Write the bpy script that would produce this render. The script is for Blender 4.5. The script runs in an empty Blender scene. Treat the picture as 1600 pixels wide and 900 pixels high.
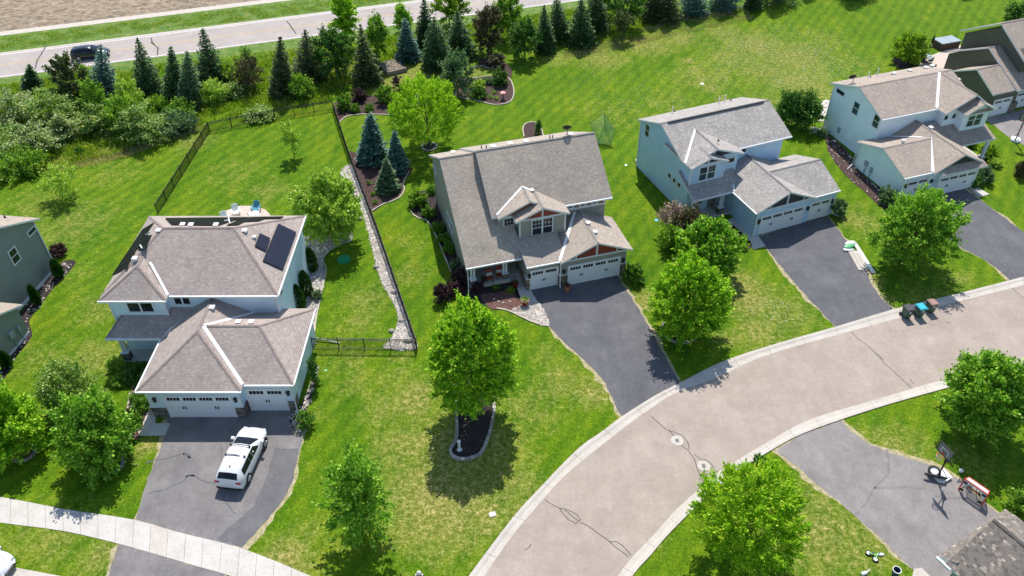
import bpy, math, random
import numpy as np
from mathutils import Vector, Matrix
from mathutils.geometry import tessellate_polygon

random.seed(7)
S = bpy.context.scene
COL = S.collection
# ------------------------------------------------------------------ camera
F_PX, PITCH, ROLL, HGT = 1250.0, math.radians(40.7), math.radians(0.65), 47.0
_fwd = np.array([0, math.cos(PITCH), -math.sin(PITCH)])
_rt = np.array([1.0, 0, 0]); _dn = np.array([0, -math.sin(PITCH), -math.cos(PITCH)])
RX = _rt*math.cos(ROLL) + _dn*math.sin(ROLL)
RY = -_rt*math.sin(ROLL) + _dn*math.cos(ROLL)
CAMP = np.array([0.0, 0.0, HGT])
cam = bpy.data.cameras.new('camera'); cam.sensor_width = 36; cam.lens = F_PX/1600*36
cam.clip_start = 1; cam.clip_end = 5000
co = bpy.data.objects.new('camera', cam); COL.objects.link(co)
M = Matrix.Identity(4)
for i in range(3):
    M[i][0] = RX[i]; M[i][1] = -RY[i]; M[i][2] = -_fwd[i]; M[i][3] = CAMP[i]
co.matrix_world = M
S.camera = co

def ray(px, py):
    return RX*((px-800)/F_PX) + RY*((py-450)/F_PX) + _fwd
def G(px, py, z=0.0):
    d = ray(px, py); t = (z-HGT)/d[2]
    return CAMP + t*d
def proj(P):
    q = np.asarray(P, float) - CAMP; z = q @ _fwd
    return 800 + F_PX*(q@RX)/z, 450 + F_PX*(q@RY)/z, z
def height_at(B, py):
    lo, hi = 0.0, 30.0
    for _ in range(40):
        m = (lo+hi)/2
        if proj(B+np.array([0, 0, m]))[1] > py: lo = m
        else: hi = m
    return (lo+hi)/2

# ------------------------------------------------------------------ object helpers
def tag(o, label=None, cat=None, group=None, kind=None):
    if label: o['label'] = label
    if cat: o['category'] = cat
    if group: o['group'] = group
    if kind: o['kind'] = kind
    return o
def thing(name, label, cat, loc=(0, 0, 0), rz=0.0, group=None):
    o = bpy.data.objects.new(name, None); COL.objects.link(o)
    o.location = loc; o.rotation_euler = (0, 0, rz); o.empty_display_size = .3
    return tag(o, label, cat, group)

class MB:
    def __init__(s): s.v = []; s.f = []; s.m = []
    def face(s, pts, m=0):
        i = len(s.v); s.v += [tuple(float(c) for c in p) for p in pts]
        s.f.append(tuple(range(i, i+len(pts)))); s.m.append(m)
    def box(s, x0, x1, y0, y1, z0, z1, m=0, T=None):
        P = [(x0,y0,z0),(x1,y0,z0),(x1,y1,z0),(x0,y1,z0),(x0,y0,z1),(x1,y0,z1),(x1,y1,z1),(x0,y1,z1)]
        if T: P = [T(p) for p in P]
        for q in ((3,2,1,0),(4,5,6,7),(0,1,5,4),(1,2,6,5),(2,3,7,6),(3,0,4,7)): s.face([P[k] for k in q], m)
    def prism(s, poly, axis, a0, a1, m=0):
        def mk(p, a):
            if axis == 'u': return (a, p[0], p[1])
            if axis == 'v': return (p[0], a, p[1])
            return (p[0], p[1], a)
        A = [mk(p, a0) for p in poly]; B = [mk(p, a1) for p in poly]; n = len(poly)
        s.face(A[::-1], m); s.face(B, m)
        for i in range(n): j = (i+1) % n; s.face([A[i], A[j], B[j], B[i]], m)
    def tube(s, p0, p1, r0, r1=None, n=8, m=0):
        if r1 is None: r1 = r0
        p0 = Vector(p0); p1 = Vector(p1); d = (p1-p0)
        if d.length < 1e-6: return
        d.normalize(); a = d.orthogonal().normalized(); b = d.cross(a)
        A = [p0 + (a*math.cos(t)+b*math.sin(t))*r0 for t in [2*math.pi*k/n for k in range(n)]]
        B = [p1 + (a*math.cos(t)+b*math.sin(t))*r1 for t in [2*math.pi*k/n for k in range(n)]]
        for i in range(n): j = (i+1) % n; s.face([A[i], A[j], B[j], B[i]], m)
        s.face(A[::-1], m); s.face(B, m)
    def path(s, pts, r, n=6, m=0):
        for a, b in zip(pts[:-1], pts[1:]): s.tube(a, b, r, r, n, m)
    def ball(s, c, r, seg=10, rings=6, m=0, sq=(1, 1, 1)):
        def P(i, j):
            t = math.pi*i/rings; f = 2*math.pi*j/seg
            return (c[0]+r*sq[0]*math.sin(t)*math.cos(f), c[1]+r*sq[1]*math.sin(t)*math.sin(f), c[2]+r*sq[2]*math.cos(t))
        for i in range(rings):
            for j in range(seg):
                q = [P(i, j), P(i+1, j), P(i+1, j+1), P(i, j+1)]
                if i == 0: q = [q[0], q[1], q[2]]
                elif i == rings-1: q = [q[0], q[1], q[3]]
                s.face(q, m)
    def lathe(s, c, prof, n=16, m=0):
        for (r0, z0), (r1, z1) in zip(prof[:-1], prof[1:]):
            for k in range(n):
                a = 2*math.pi*k/n; b = 2*math.pi*(k+1)/n
                q = [(c[0]+r0*math.cos(a), c[1]+r0*math.sin(a), c[2]+z0), (c[0]+r0*math.cos(b), c[1]+r0*math.sin(b), c[2]+z0),
                     (c[0]+r1*math.cos(b), c[1]+r1*math.sin(b), c[2]+z1), (c[0]+r1*math.cos(a), c[1]+r1*math.sin(a), c[2]+z1)]
                if r0 < 1e-5: q = [q[0], q[2], q[3]]
                elif r1 < 1e-5: q = q[:3]
                s.face(q, m)
    def build(s, name, mats, parent=None, smooth=False, label=None, loc=None):
        me = bpy.data.meshes.new(name); me.from_pydata(s.v, [], s.f)
        for x in (mats if isinstance(mats, (list, tuple)) else [mats]): me.materials.append(x)
        me.polygons.foreach_set('material_index', s.m)
        uv = me.uv_layers.new(name='UVMap'); buf = []
        for p, f in zip(me.polygons, s.f):
            n = p.normal
            if abs(n.z) > .999: U = Vector((1, 0, 0)); V = Vector((0, 1, 0))
            else:
                U = Vector((-n.y, n.x, 0)).normalized(); V = n.cross(U)
            for i in f:
                q = Vector(s.v[i]); buf += [q.dot(U), q.dot(V)]
        uv.data.foreach_set('uv', buf)
        if smooth: me.polygons.foreach_set('use_smooth', [True]*len(me.polygons))
        me.validate(); me.update()
        o = bpy.data.objects.new(name, me); COL.objects.link(o)
        if parent: o.parent = parent
        if loc is not None: o.location = loc
        if label: o['label'] = label
        return o

def smooth_poly(pts, closed=False, n=6):
    P = [np.array(p, float) for p in pts]; N = len(P); out = []
    rng = range(N if closed else N-1)
    for i in rng:
        p0 = P[(i-1) % N] if closed or i > 0 else 2*P[0]-P[1]
        p1 = P[i]; p2 = P[(i+1) % N]
        p3 = P[(i+2) % N] if closed or i+2 < N else 2*P[-1]-P[-2]
        for k in range(n):
            t = k/n
            out.append(.5*((2*p1)+(-p0+p2)*t+(2*p0-5*p1+4*p2-p3)*t*t+(-p0+3*p1-3*p2+p3)*t**3))
    if not closed: out.append(P[-1])
    return out
def jitter(pts, amp=.04, step=.35, closed=True, seed=1):
    r = random.Random(seed); out = []; N = len(pts)
    for i in range(N if closed else N-1):
        a = np.array(pts[i][:2], float); b = np.array(pts[(i+1) % N][:2], float)
        L = np.linalg.norm(b-a); k = max(1, int(L/step))
        for j in range(k): out.append(a+(b-a)*j/k + (np.array([r.gauss(0, amp), r.gauss(0, amp)]) if j else 0))
    return out
def px(L, z=0.0): return [G(x, y, z)[:2] for x, y in L]
def sheet(name, pts, z, mat, parent=None, drop=.0, label=None):
    mb = MB(); P = [Vector((p[0], p[1], z)) for p in pts]
    for t in tessellate_polygon([P]): 
        a, b, c = [P[k] if not isinstance(k, Vector) else k for k in t]
        if (b-a).cross(c-a).z < 0: b, c = c, b
        mb.face([a, b, c])
    if drop:
        N = len(P)
        for i in range(N):
            a, b = P[i], P[(i+1) % N]
            mb.face([a, b, b-Vector((0, 0, drop)), a-Vector((0, 0, drop))])
    return mb.build(name, mat, parent, label=label)
def ribbon(mb, pts, w, z, m=0):
    P = [np.array(p[:2], float) for p in pts]; L = []; R = []
    for i in range(len(P)):
        d = P[min(i+1, len(P)-1)] - P[max(i-1, 0)]; d /= max(np.linalg.norm(d), 1e-6); n = np.array([-d[1], d[0]])
        ww = w[i] if isinstance(w, (list, tuple)) else w
        L.append(P[i]+n*ww/2); R.append(P[i]-n*ww/2)
    for i in range(len(P)-1):
        mb.face([(*R[i], z), (*R[i+1], z), (*L[i+1], z), (*L[i], z)], m)

# ------------------------------------------------------------------ materials
class NT:
    def __init__(s, name):
        s.m = bpy.data.materials.new(name); s.m.use_nodes = True; s.t = s.m.node_tree; s.t.nodes.clear()
        s.out = s.n('ShaderNodeOutputMaterial')
    def n(s, typ, **k):
        x = s.t.nodes.new(typ)
        for a, b in k.items():
            if hasattr(x, a): setattr(x, a, b)
            else: raise KeyError(a)
        return x
    def l(s, a, b): s.t.links.new(a, b)
    def setin(s, node, **k):
        for a, b in k.items():
            sock = node.inputs[a.replace('_', ' ')]
            if hasattr(b, 'is_linked'): s.l(b, sock)
            else: sock.default_value = b
        return node
    def ramp(s, fac, stops, interp='LINEAR'):
        r = s.n('ShaderNodeValToRGB'); r.color_ramp.interpolation = interp; e = r.color_ramp.elements
        while len(e) < len(stops): e.new(.5)
        for x, (p, c) in zip(e, stops): x.position = p; x.color = (*c, 1) if len(c) == 3 else c
        s.l(fac, r.inputs[0]); return r.outputs[0]
    def noise(s, vec, scale, detail=3, rough=.55):
        x = s.n('ShaderNodeTexNoise'); x.inputs['Scale'].default_value = scale; x.inputs['Detail'].default_value = detail
        x.inputs['Roughness'].default_value = rough
        if vec is not None: s.l(vec, x.inputs['Vector'])
        return x.outputs['Fac']
    def mix(s, fac, a, b, mode='MIX'):
        x = s.n('ShaderNodeMix', data_type='RGBA', blend_type=mode)
        for k, val in ((0, fac), (6, a), (7, b)):
            if hasattr(val, 'is_linked'): s.l(val, x.inputs[k])
            elif k == 0: x.inputs[0].default_value = val
            else: x.inputs[k].default_value = (*val, 1)
        return x.outputs[2]
    def math(s, op, a, b=0.0, clamp=False):
        x = s.n('ShaderNodeMath', operation=op, use_clamp=clamp)
        for k, val in ((0, a), (1, b)):
            if hasattr(val, 'is_linked'): s.l(val, x.inputs[k])
            else: x.inputs[k].default_value = val
        return x.outputs[0]
    def pos(s): return s.n('ShaderNodeNewGeometry').outputs['Position']
    def uv(s): return s.n('ShaderNodeTexCoord').outputs['UV']
    def mapping(s, vec, scale=(1, 1, 1), rot=(0, 0, 0)):
        x = s.n('ShaderNodeMapping'); s.l(vec, x.inputs[0]); x.inputs['Scale'].default_value = scale; x.inputs['Rotation'].default_value = rot
        return x.outputs[0]
    def bsdf(s, color, rough=.8, bump=None, bstr=.3, bdist=.02, **k):
        b = s.n('ShaderNodeBsdfPrincipled')
        if hasattr(color, 'is_linked'): s.l(color, b.inputs['Base Color'])
        else: b.inputs['Base Color'].default_value = (*color, 1)
        b.inputs['Roughness'].default_value = rough
        for a, v in k.items(): b.inputs[a.replace('_', ' ')].default_value = v
        if bump is not None:
            bb = s.n('ShaderNodeBump'); bb.inputs['Strength'].default_value = bstr; bb.inputs['Distance'].default_value = bdist
            s.l(bump, bb.inputs['Height']); s.l(bb.outputs[0], b.inputs['Normal'])
        s.l(b.outputs[0], s.out.inputs[0]); return b

def sc(c, k): return tuple(x*k for x in c)
def plain(name, c, rough=.6, var=.12, scale=3.0, **k):
    t = NT(name); n = t.noise(t.pos(), scale, 4)
    t.bsdf(t.ramp(n, [(.3, sc(c, 1-var)), (.7, sc(c, 1+var))]), rough, **k); return t.m
def shingle(name, a, b, c):
    t = NT(name); uv = t.uv()
    br = t.n('ShaderNodeTexBrick'); t.l(uv, br.inputs['Vector'])
    t.setin(br, Color1=(1, 1, 1, 1), Color2=(0, 0, 0, 1), Mortar=(.5, .5, .5, 1), Scale=1.0, Mortar_Size=.0, Bias=0.0, Brick_Width=.21, Row_Height=.15)
    br.offset = .37; br.offset_frequency = 2
    tab = t.ramp(br.outputs['Color'], [(0, a), (.45, b), (.8, b), (1, c)])
    # course shadow line: lower edge of every course
    sx = t.n('ShaderNodeSeparateXYZ'); t.l(uv, sx.inputs[0])
    fr = t.math('FRACT', t.math('DIVIDE', sx.outputs[1], .15))
    line = t.ramp(fr, [(0, (.5, .5, .5)), (.25, (1, 1, 1))])
    col = t.mix(1.0, tab, line, 'MULTIPLY')
    n2 = t.noise(t.pos(), .5, 4, .6)
    col = t.mix(1.0, col, t.ramp(n2, [(.3, (.88, .88, .9)), (.7, (1.08, 1.06, 1.04))]), 'MULTIPLY')
    n3 = t.noise(t.pos(), 30, 2)
    col = t.mix(1.0, col, t.ramp(n3, [(.3, (.86, .86, .86)), (.7, (1.14, 1.14, 1.14))]), 'MULTIPLY')
    t.bsdf(col, .92, bump=t.math('ADD', fr, n3), bstr=.35, bdist=.02); return t.m
def siding(name, c, rough=.55, lap=.16):
    t = NT(name); uv = t.uv(); sx = t.n('ShaderNodeSeparateXYZ'); t.l(uv, sx.inputs[0])
    fr = t.math('FRACT', t.math('DIVIDE', sx.outputs[1], lap))
    n = t.noise(t.pos(), .8, 4)
    col = t.ramp(n, [(.3, sc(c, .93)), (.7, sc(c, 1.05))])
    col = t.mix(1.0, col, t.ramp(fr, [(0, (.8, .8, .82)), (.12, (1, 1, 1))]), 'MULTIPLY')
    t.bsdf(col, rough, bump=t.math('MULTIPLY', fr, -1), bstr=.5, bdist=.02); return t.m
def stone(name, a, b, c):
    t = NT(name); uv = t.uv(); br = t.n('ShaderNodeTexBrick'); t.l(uv, br.inputs['Vector'])
    t.setin(br, Color1=(1, 1, 1, 1), Color2=(0, 0, 0, 1), Mortar=(.5, .5, .5, 1), Scale=1.0, Mortar_Size=.012, Bias=0.0, Brick_Width=.36, Row_Height=.13)
    br.offset = .43
    col = t.ramp(br.outputs['Color'], [(0, a), (.5, b), (1, c)])
    col = t.mix(br.outputs['Fac'], col, (.12, .11, .1))
    t.bsdf(col, .9, bump=br.outputs['Fac'], bstr=-.8, bdist=.03); return t.m
def leafmat(name, stops, transl=.35, hue=.0):
    t = NT(name); g = t.n('ShaderNodeNewGeometry')
    col = t.ramp(g.outputs['Random Per Island'], stops)
    big = t.noise(t.pos(), .55, 3)
    col = t.mix(1.0, col, t.ramp(big, [(.32, (.8, .84, .78)), (.68, (1.18, 1.12, 1.05))]), 'MULTIPLY')
    d = t.n('ShaderNodeBsdfPrincipled'); t.l(col, d.inputs['Base Color']); d.inputs['Roughness'].default_value = .5
    d.inputs['Specular IOR Level'].default_value = .15
    tr = t.n('ShaderNodeBsdfTranslucent'); t.l(t.mix(1.0, col, (1.15, 1.25, .5), 'MULTIPLY'), tr.inputs[0])
    mx = t.n('ShaderNodeMixShader'); mx.inputs[0].default_value = transl
    t.l(d.outputs[0], mx.inputs[1]); t.l(tr.outputs[0], mx.inputs[2]); t.l(mx.outputs[0], t.out.inputs[0]); return t.m
def ground(name, stops, scale, rough=.95, stops2=None, scale2=1.0, bscale=None, bstr=.4, bdist=.03, fine=None):
    t = NT(name); p = t.pos(); n = t.noise(p, scale, 5, .65)
    col = t.ramp(n, stops)
    if stops2: col = t.mix(1.0, col, t.ramp(t.noise(p, scale2, 4), stops2), 'MULTIPLY')
    if fine:
        v = t.noise(p, fine, 2, .7); col = t.mix(1.0, col, t.ramp(v, [(.3, (.72, .72, .72)), (.7, (1.28, 1.28, 1.28))]), 'MULTIPLY')
    t.bsdf(col, rough, bump=t.noise(p, bscale or scale*3, 4), bstr=bstr, bdist=bdist); return t.m

MT = {}
MT['white'] = plain('white_paint', (.78, .79, .8), .45, .03)
MT['trim'] = plain('trim_white', (.72, .75, .78), .45, .03)
MT['valley'] = plain('valley_metal', (.8, .8, .8), .5, .04)
MT['vent'] = plain('vent_metal', (.72, .7, .68), .5, .06)
MT['pipe'] = plain('vent_pipe_white', (.75, .75, .74), .5, .04)
MT['doorp'] = plain('garage_door_white', (.78, .8, .83), .4, .02)
MT['black'] = plain('black_metal', (.012, .012, .013), .45, .2)
MT['dark'] = plain('dark_plastic', (.02, .02, .022), .5, .2)
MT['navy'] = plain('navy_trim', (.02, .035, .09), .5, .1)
MT['red'] = siding('red_shingle_siding', (.26, .045, .025), .6, .12)
MT['darkpanel'] = siding('dark_gable_siding', (.035, .04, .05), .6, .14)
MT['stone'] = stone('ledge_stone', (.05, .048, .05), (.15, .13, .12), (.3, .25, .21))
MT['stone3'] = stone('ledge_stone_brown', (.07, .055, .045), (.2, .15, .11), (.36, .29, .23))
MT['conc'] = ground('concrete', [(.3, (.47, .44, .40)), (.7, (.58, .55, .51))], .8, fine=25, bstr=.1, bscale=20)
MT['conc_b'] = ground('concrete_pale', [(.3, (.46, .415, .365)), (.7, (.56, .51, .455))], .8, fine=25, bstr=.1, bscale=20)
MT['patio'] = ground('patio_pavers', [(.3, (.5, .4, .33)), (.7, (.62, .52, .45))], 2, fine=12)
MT['edge_soil'] = ground('bare_edge_soil', [(.3, (.20, .19, .06)), (.5, (.36, .31, .17)), (.7, (.5, .43, .3))], 3, fine=9)
MT['bark'] = ground('bark', [(.3, (.06, .045, .035)), (.7, (.16, .125, .1))], 8, bscale=14, bstr=.8)
MT['wood'] = ground('weathered_wood', [(.3, (.2, .16, .13)), (.7, (.33, .28, .24))], 3, bstr=.3)
MT['mulch'] = ground('mulch', [(.25, (.018, .010, .010)), (.5, (.06, .032, .028)), (.75, (.13, .075, .062))], 7, bscale=9, bstr=1, bdist=.08, fine=14)
MT['mulch_r'] = ground('mulch_red', [(.25, (.05, .02, .016)), (.5, (.13, .06, .05)), (.75, (.24, .14, .12))], 7, bscale=9, bstr=1, bdist=.08, fine=14)
MT['mulch_d'] = ground('mulch_dark', [(.25, (.010, .008, .009)), (.5, (.03, .02, .02)), (.75, (.07, .045, .04))], 7, bscale=9, bstr=1, bdist=.08, fine=14)
MT['gravel'] = ground('gravel', [(.25, (.16, .14, .13)), (.5, (.38, .35, .33)), (.75, (.62, .59, .56))], 7, bscale=9, bstr=1, bdist=.06, fine=10)
MT['rock'] = leafmat('loose_rock', [(0, (.3, .26, .23)), (.4, (.52, .47, .44)), (.8, (.68, .63, .6)), (1, (.82, .79, .76))], 0.0)
MT['edgestone'] = leafmat('edging_stone', [(0, (.28, .26, .25)), (.5, (.36, .34, .33)), (1, (.46, .43, .42))], 0.0)
MT['edgetan'] = plain('edging_concrete', (.48, .42, .34), .85, .15)
MT['solar'] = None
MT['chrome'] = plain('brushed_metal', (.45, .46, .47), .3, .1, Metallic=.8)
def glassmat(name, c=(.012, .016, .02), rough=.06):
    t = NT(name); n = t.noise(t.pos(), .7, 2)
    t.bsdf(t.ramp(n, [(.35, sc(c, .5)), (.65, sc(c, 1.8))]), rough, Specular_IOR_Level=.4); return t.m
MT['glass'] = glassmat('window_glass'); MT['glass_g'] = glassmat('window_glass_green', (.03, .06, .06), .1)
MT['carglass'] = glassmat('car_glass', (.006, .008, .012), .04)
def solarmat():
    t = NT('solar_cells'); uv = t.uv(); sx = t.n('ShaderNodeSeparateXYZ'); t.l(uv, sx.inputs[0])
    a = t.math('LESS_THAN', t.math('FRACT', t.math('DIVIDE', sx.outputs[0], 1.0)), .03)
    b = t.math('LESS_THAN', t.math('FRACT', t.math('DIVIDE', sx.outputs[1], 1.65)), .02)
    m = t.math('MAXIMUM', a, b)
    t.bsdf(t.mix(m, (.013, .014, .028), (.03, .03, .04)), .25, Specular_IOR_Level=.4); return t.m
MT['solar'] = solarmat()
def matt():
    t = NT('pool_heating_mat'); uv = t.uv(); sx = t.n('ShaderNodeSeparateXYZ'); t.l(uv, sx.inputs[0])
    fr = t.math('FRACT', t.math('DIVIDE', sx.outputs[1], .3))
    n = t.noise(t.pos(), 1.2, 3)
    c = t.mix(1.0, t.ramp(n, [(.3, (.010, .014, .011)), (.7, (.022, .028, .022))]), t.ramp(fr, [(0, (.4, .4, .4)), (.15, (1, 1, 1))]), 'MULTIPLY')
    t.bsdf(c, .9, Specular_IOR_Level=.05); return t.m
MT['mat'] = matt()

def lawnmat():
    t = NT('lawn_grass'); p = t.pos()
    at = t.n('ShaderNodeAttribute'); at.attribute_name = 'dry'; dry = at.outputs['Fac']
    n1 = t.noise(p, .13, 4, .6); n2 = t.noise(p, .6, 6, .75); n3 = t.noise(p, 2.6, 4, .8); n4 = t.noise(p, 6.5, 3, .9)
    st = t.noise(t.mapping(p, (1.0, .12, 1), (0, 0, math.radians(28))), .9, 3, .6)
    mow = t.n('ShaderNodeTexWave'); mow.wave_type = 'BANDS'; mow.bands_direction = 'X'
    t.l(t.mapping(p, (1, 1, 1), (0, 0, math.radians(32))), mow.inputs['Vector'])
    t.setin(mow, Scale=.23, Distortion=3.2, Detail=3.0, Detail_Scale=.35)
    col = t.ramp(n1, [(.3, (.058, .148, .003)), (.5, (.092, .19, .004)), (.7, (.165, .236, .007))])
    col = t.mix(.55, col, t.ramp(n2, [(.28, (.044, .125, .003)), (.5, (.092, .188, .005)), (.72, (.185, .246, .014))]))
    col = t.mix(1.0, col, t.ramp(mow.outputs['Fac'], [(0, (.84, .90, .84)), (1, (1.16, 1.09, 1.08))]), 'MULTIPLY')
    col = t.mix(1.0, col, t.ramp(st, [(.3, (.78, .88, .8)), (.7, (1.3, 1.12, 1.2))]), 'MULTIPLY')
    # dry turf: noise breaks the patch edges
    k = t.math('ADD', t.math('MULTIPLY', dry, 1.25), t.math('MULTIPLY', t.math('SUBTRACT', n2, .5), .95))
    k = t.math('ADD', k, t.math('MULTIPLY', t.math('SUBTRACT', n3, .5), .9))
    kk = t.ramp(k, [(.22, (0, 0, 0)), (.95, (1, 1, 1))])
    drycol = t.ramp(n3, [(.3, (.13, .15, .025)), (.5, (.25, .245, .055)), (.7, (.43, .38, .15))])
    col = t.mix(kk, col, drycol)
    col = t.mix(1.0, col, t.ramp(n3, [(.3, (.62, .70, .55)), (.5, (1, 1, 1)), (.7, (1.35, 1.25, 1.4))]), 'MULTIPLY')
    col = t.mix(1.0, col, t.ramp(n4, [(.32, (.40, .48, .35)), (.5, (1, 1, 1)), (.68, (1.6, 1.48, 1.7))]), 'MULTIPLY')
    t.bsdf(col, .9, bump=t.math('ADD', n4, n3), bstr=.9, bdist=.08, Specular_IOR_Level=.12); return t.m
MT['lawn'] = lawnmat()
def asphalt(name, a, b, stain=.5, fine=(.7, 1.3)):
    t = NT(name); p = t.pos(); n = t.noise(p, .35, 5, .65); f = t.noise(p, 18, 3, .85); f2 = t.noise(p, 3, 4, .7)
    col = t.ramp(n, [(.3, a), (.7, b)])
    col = t.mix(1.0, col, t.ramp(f2, [(.3, (.93,)*3), (.7, (1.07,)*3)]), 'MULTIPLY')
    col = t.mix(1.0, col, t.ramp(f, [(.3, (fine[0],)*3), (.7, (fine[1],)*3)]), 'MULTIPLY')
    w = t.noise(p, .9, 6, .75); col = t.mix(1.0, col, t.ramp(w, [(.32, (1-.26*stain,)*3), (.5, (1,)*3), (.68, (1+.36*stain,)*3)]), 'MULTIPLY')
    g = t.noise(p, 1.7, 2, .5); col = t.mix(1.0, col, t.ramp(g, [(.70, (1,)*3), (.78, (1-.45*stain,)*3)]), 'MULTIPLY')
    s2 = t.noise(t.mapping(p, (1, .16, 1), (0, 0, math.radians(-24))), 1.3, 4, .7); col = t.mix(1.0, col, t.ramp(s2, [(.35, (1-.16*stain,)*3), (.68, (1+.22*stain,)*3)]), 'MULTIPLY')
    t.bsdf(col, .9, bump=f, bstr=.25, bdist=.01); return t.m
MT['street'] = asphalt('street_asphalt', (.315, .256, .214), (.40, .334, .284), stain=.2, fine=(.78, 1.22))
MT['road'] = asphalt('county_asphalt', (.34, .295, .27), (.42, .37, .34), stain=.15, fine=(.9, 1.1))
MT['drive_dk'] = asphalt('driveway_dark', (.085, .084, .095), (.135, .133, .142), stain=.38)
MT['drive_md'] = asphalt('driveway_worn', (.145, .135, .138), (.235, .218, .212), stain=.38)
MT['drive_lt'] = asphalt('driveway_faded', (.20, .183, .178), (.265, .243, .234), stain=.38)
MT['tar'] = asphalt('tar_seal', (.05, .046, .045), (.10, .092, .09))
MT['drive_patch'] = asphalt('driveway_patch', (.11, .106, .115), (.145, .14, .146), stain=.38)
MT['yellow'] = plain('yellow_line', (.55, .40, .16), .7, .2)
MT['roadwhite'] = plain('white_line', (.72, .72, .72), .7, .12)
MT['soil'] = ground('bare_soil', [(.25, (.15, .108, .07)), (.5, (.29, .222, .152)), (.75, (.42, .335, .245))], .9, stops2=[(.3, (.85, .85, .85)), (.7, (1.12, 1.12, 1.12))], scale2=.1, bscale=1.4, bstr=1, bdist=.25, fine=3)
MT['shoulder'] = ground('gravel_shoulder', [(.25, (.42, .37, .3)), (.75, (.62, .57, .5))], 2, fine=9)
MT['ditch'] = ground('ditch_grass', [(.3, (.06, .14, .012)), (.5, (.11, .2, .02)), (.72, (.24, .25, .08))], .9, stops2=[(.3, (.7, .75, .7)), (.7, (1.2, 1.15, 1.2))], scale2=3, fine=9)
MT['carwhite'] = plain('car_paint_white', (.74, .75, .76), .22, .01, Coat_Weight=.6)
MT['carnavy'] = plain('car_paint_navy', (.012, .016, .03), .22, .05, Coat_Weight=.7)
MT['tyre'] = plain('tyre_rubber', (.016, .016, .016), .8, .2)
MT['tail'] = plain('tail_light_red', (.30, .01, .015), .2, .1)
MT['lamp'] = plain('lamp_clear', (.55, .58, .6), .12, .05)
MT['bin'] = plain('bin_green', (.005, .075, .048), .45, .1); MT['lid_t'] = plain('bin_lid_teal', (.02, .42, .52), .4, .08)
MT['lid_b'] = plain('bin_lid_brown', (.30, .17, .14), .6, .1); MT['lid_k'] = plain('bin_lid_black', (.045, .04, .05), .5, .1)
MT['terra'] = plain('terracotta', (.42, .16, .07), .8, .15); MT['redpot'] = plain('red_glaze', (.25, .025, .02), .3, .1)
MT['teal'] = plain('teal_plastic', (.02, .25, .38), .45, .1); MT['hydrant'] = plain('hydrant_maroon', (.16, .01, .02), .45, .1)
MT['goalred'] = plain('goal_red', (.55, .05, .02), .4, .1); MT['orange'] = plain('rim_orange', (.7, .1, .03), .4, .05)
MT['wicker'] = ground('wicker', [(.3, (.05, .03, .025)), (.7, (.14, .09, .07))], 12); MT['fabric'] = plain('cushion_grey', (.5, .48, .45), .9, .1)
MT['greenlid'] = plain('green_plastic', (.012, .30, .12), .4, .1); MT['greenb'] = plain('bag_green', (.10, .42, .18), .5, .2)
MT['bag'] = plain('bag_white', (.62, .65, .66), .5, .1); MT['clear'] = plain('backboard_grey', (.16, .19, .17), .15, .1)
MT['metergrey'] = plain('meter_grey', (.3, .36, .4), .5, .1); MT['netgreen'] = plain('net_green', (.42, .62, .22), .8, .2)
MT['netwhite'] = plain('net_white', (.7, .7, .68), .8, .1); MT['pink'] = plain('pink_glaze', (.6, .2, .2), .5, .1)
MT['iron'] = ground('cast_iron_dusty', [(.3, (.42, .38, .36)), (.7, (.6, .57, .54))], 6, fine=20)
MT['soilbed'] = ground('planter_soil', [(.3, (.14, .11, .08)), (.7, (.32, .27, .21))], 5, bstr=1, bdist=.05)
MT['bluepot'] = plain('blue_bucket', (.03, .07, .14), .35, .1)
MT['lime'] = plain('scooter_lime', (.3, .62, .25), .4, .1)
MT['clover'] = plain('clover_white', (.6, .62, .5), .8, .2)
# foliage
LF = {}
LF['maple'] = leafmat('leaves_maple', [(0, (0.102, 0.262, 0.016)), (.4, (0.225, 0.483, 0.024)), (.75, (0.429, 0.704, 0.040)), (1, (0.766, 0.850, 0.121))])
LF['maple2'] = leafmat('leaves_maple_dome', [(0, (0.092, 0.246, 0.014)), (.35, (0.240, 0.475, 0.021)), (.75, (0.462, 0.704, 0.039)), (1, (0.776, 0.850, 0.106))])
LF['ash'] = leafmat('leaves_ash', [(0, (0.078, 0.210, 0.022)), (.4, (0.171, 0.389, 0.031)), (.8, (0.342, 0.588, 0.062)), (1, (0.683, 0.840, 0.190))])
LF['birch'] = leafmat('leaves_birch', [(0, (.16, .30, .025)), (.35, (.34, .53, .06)), (.8, (.50, .66, .12)), (1, (.66, .76, .26))])
LF['dark'] = leafmat('leaves_dark', [(0, (0.034, 0.101, 0.018)), (.5, (0.077, 0.194, 0.031)), (.85, (0.153, 0.310, 0.062)), (1, (0.342, 0.497, 0.171))], .25)
LF['mid'] = leafmat('leaves_mid', [(0, (0.077, 0.192, 0.023)), (.5, (0.188, 0.365, 0.038)), (.85, (0.331, 0.538, 0.067)), (1, (0.618, 0.768, 0.173))])
LF['spray'] = leafmat('leaves_honeysuckle', [(0, (0.072, 0.166, 0.028)), (.4, (0.189, 0.345, 0.055)), (.75, (0.347, 0.483, 0.124)), (1, (0.724, 0.745, 0.414))])
LF['blossom'] = leafmat('leaves_blossoming', [(0, (0.077, 0.167, 0.038)), (.4, (0.193, 0.321, 0.077)), (.72, (0.386, 0.464, 0.193)), (1, (0.799, 0.773, 0.567))])
LF['lilac'] = leafmat('lilac_blossom', [(0, (0.096, 0.156, 0.048)), (.25, (0.180, 0.204, 0.096)), (.45, (0.432, 0.300, 0.360)), (1, (0.696, 0.504, 0.576))])
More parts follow.
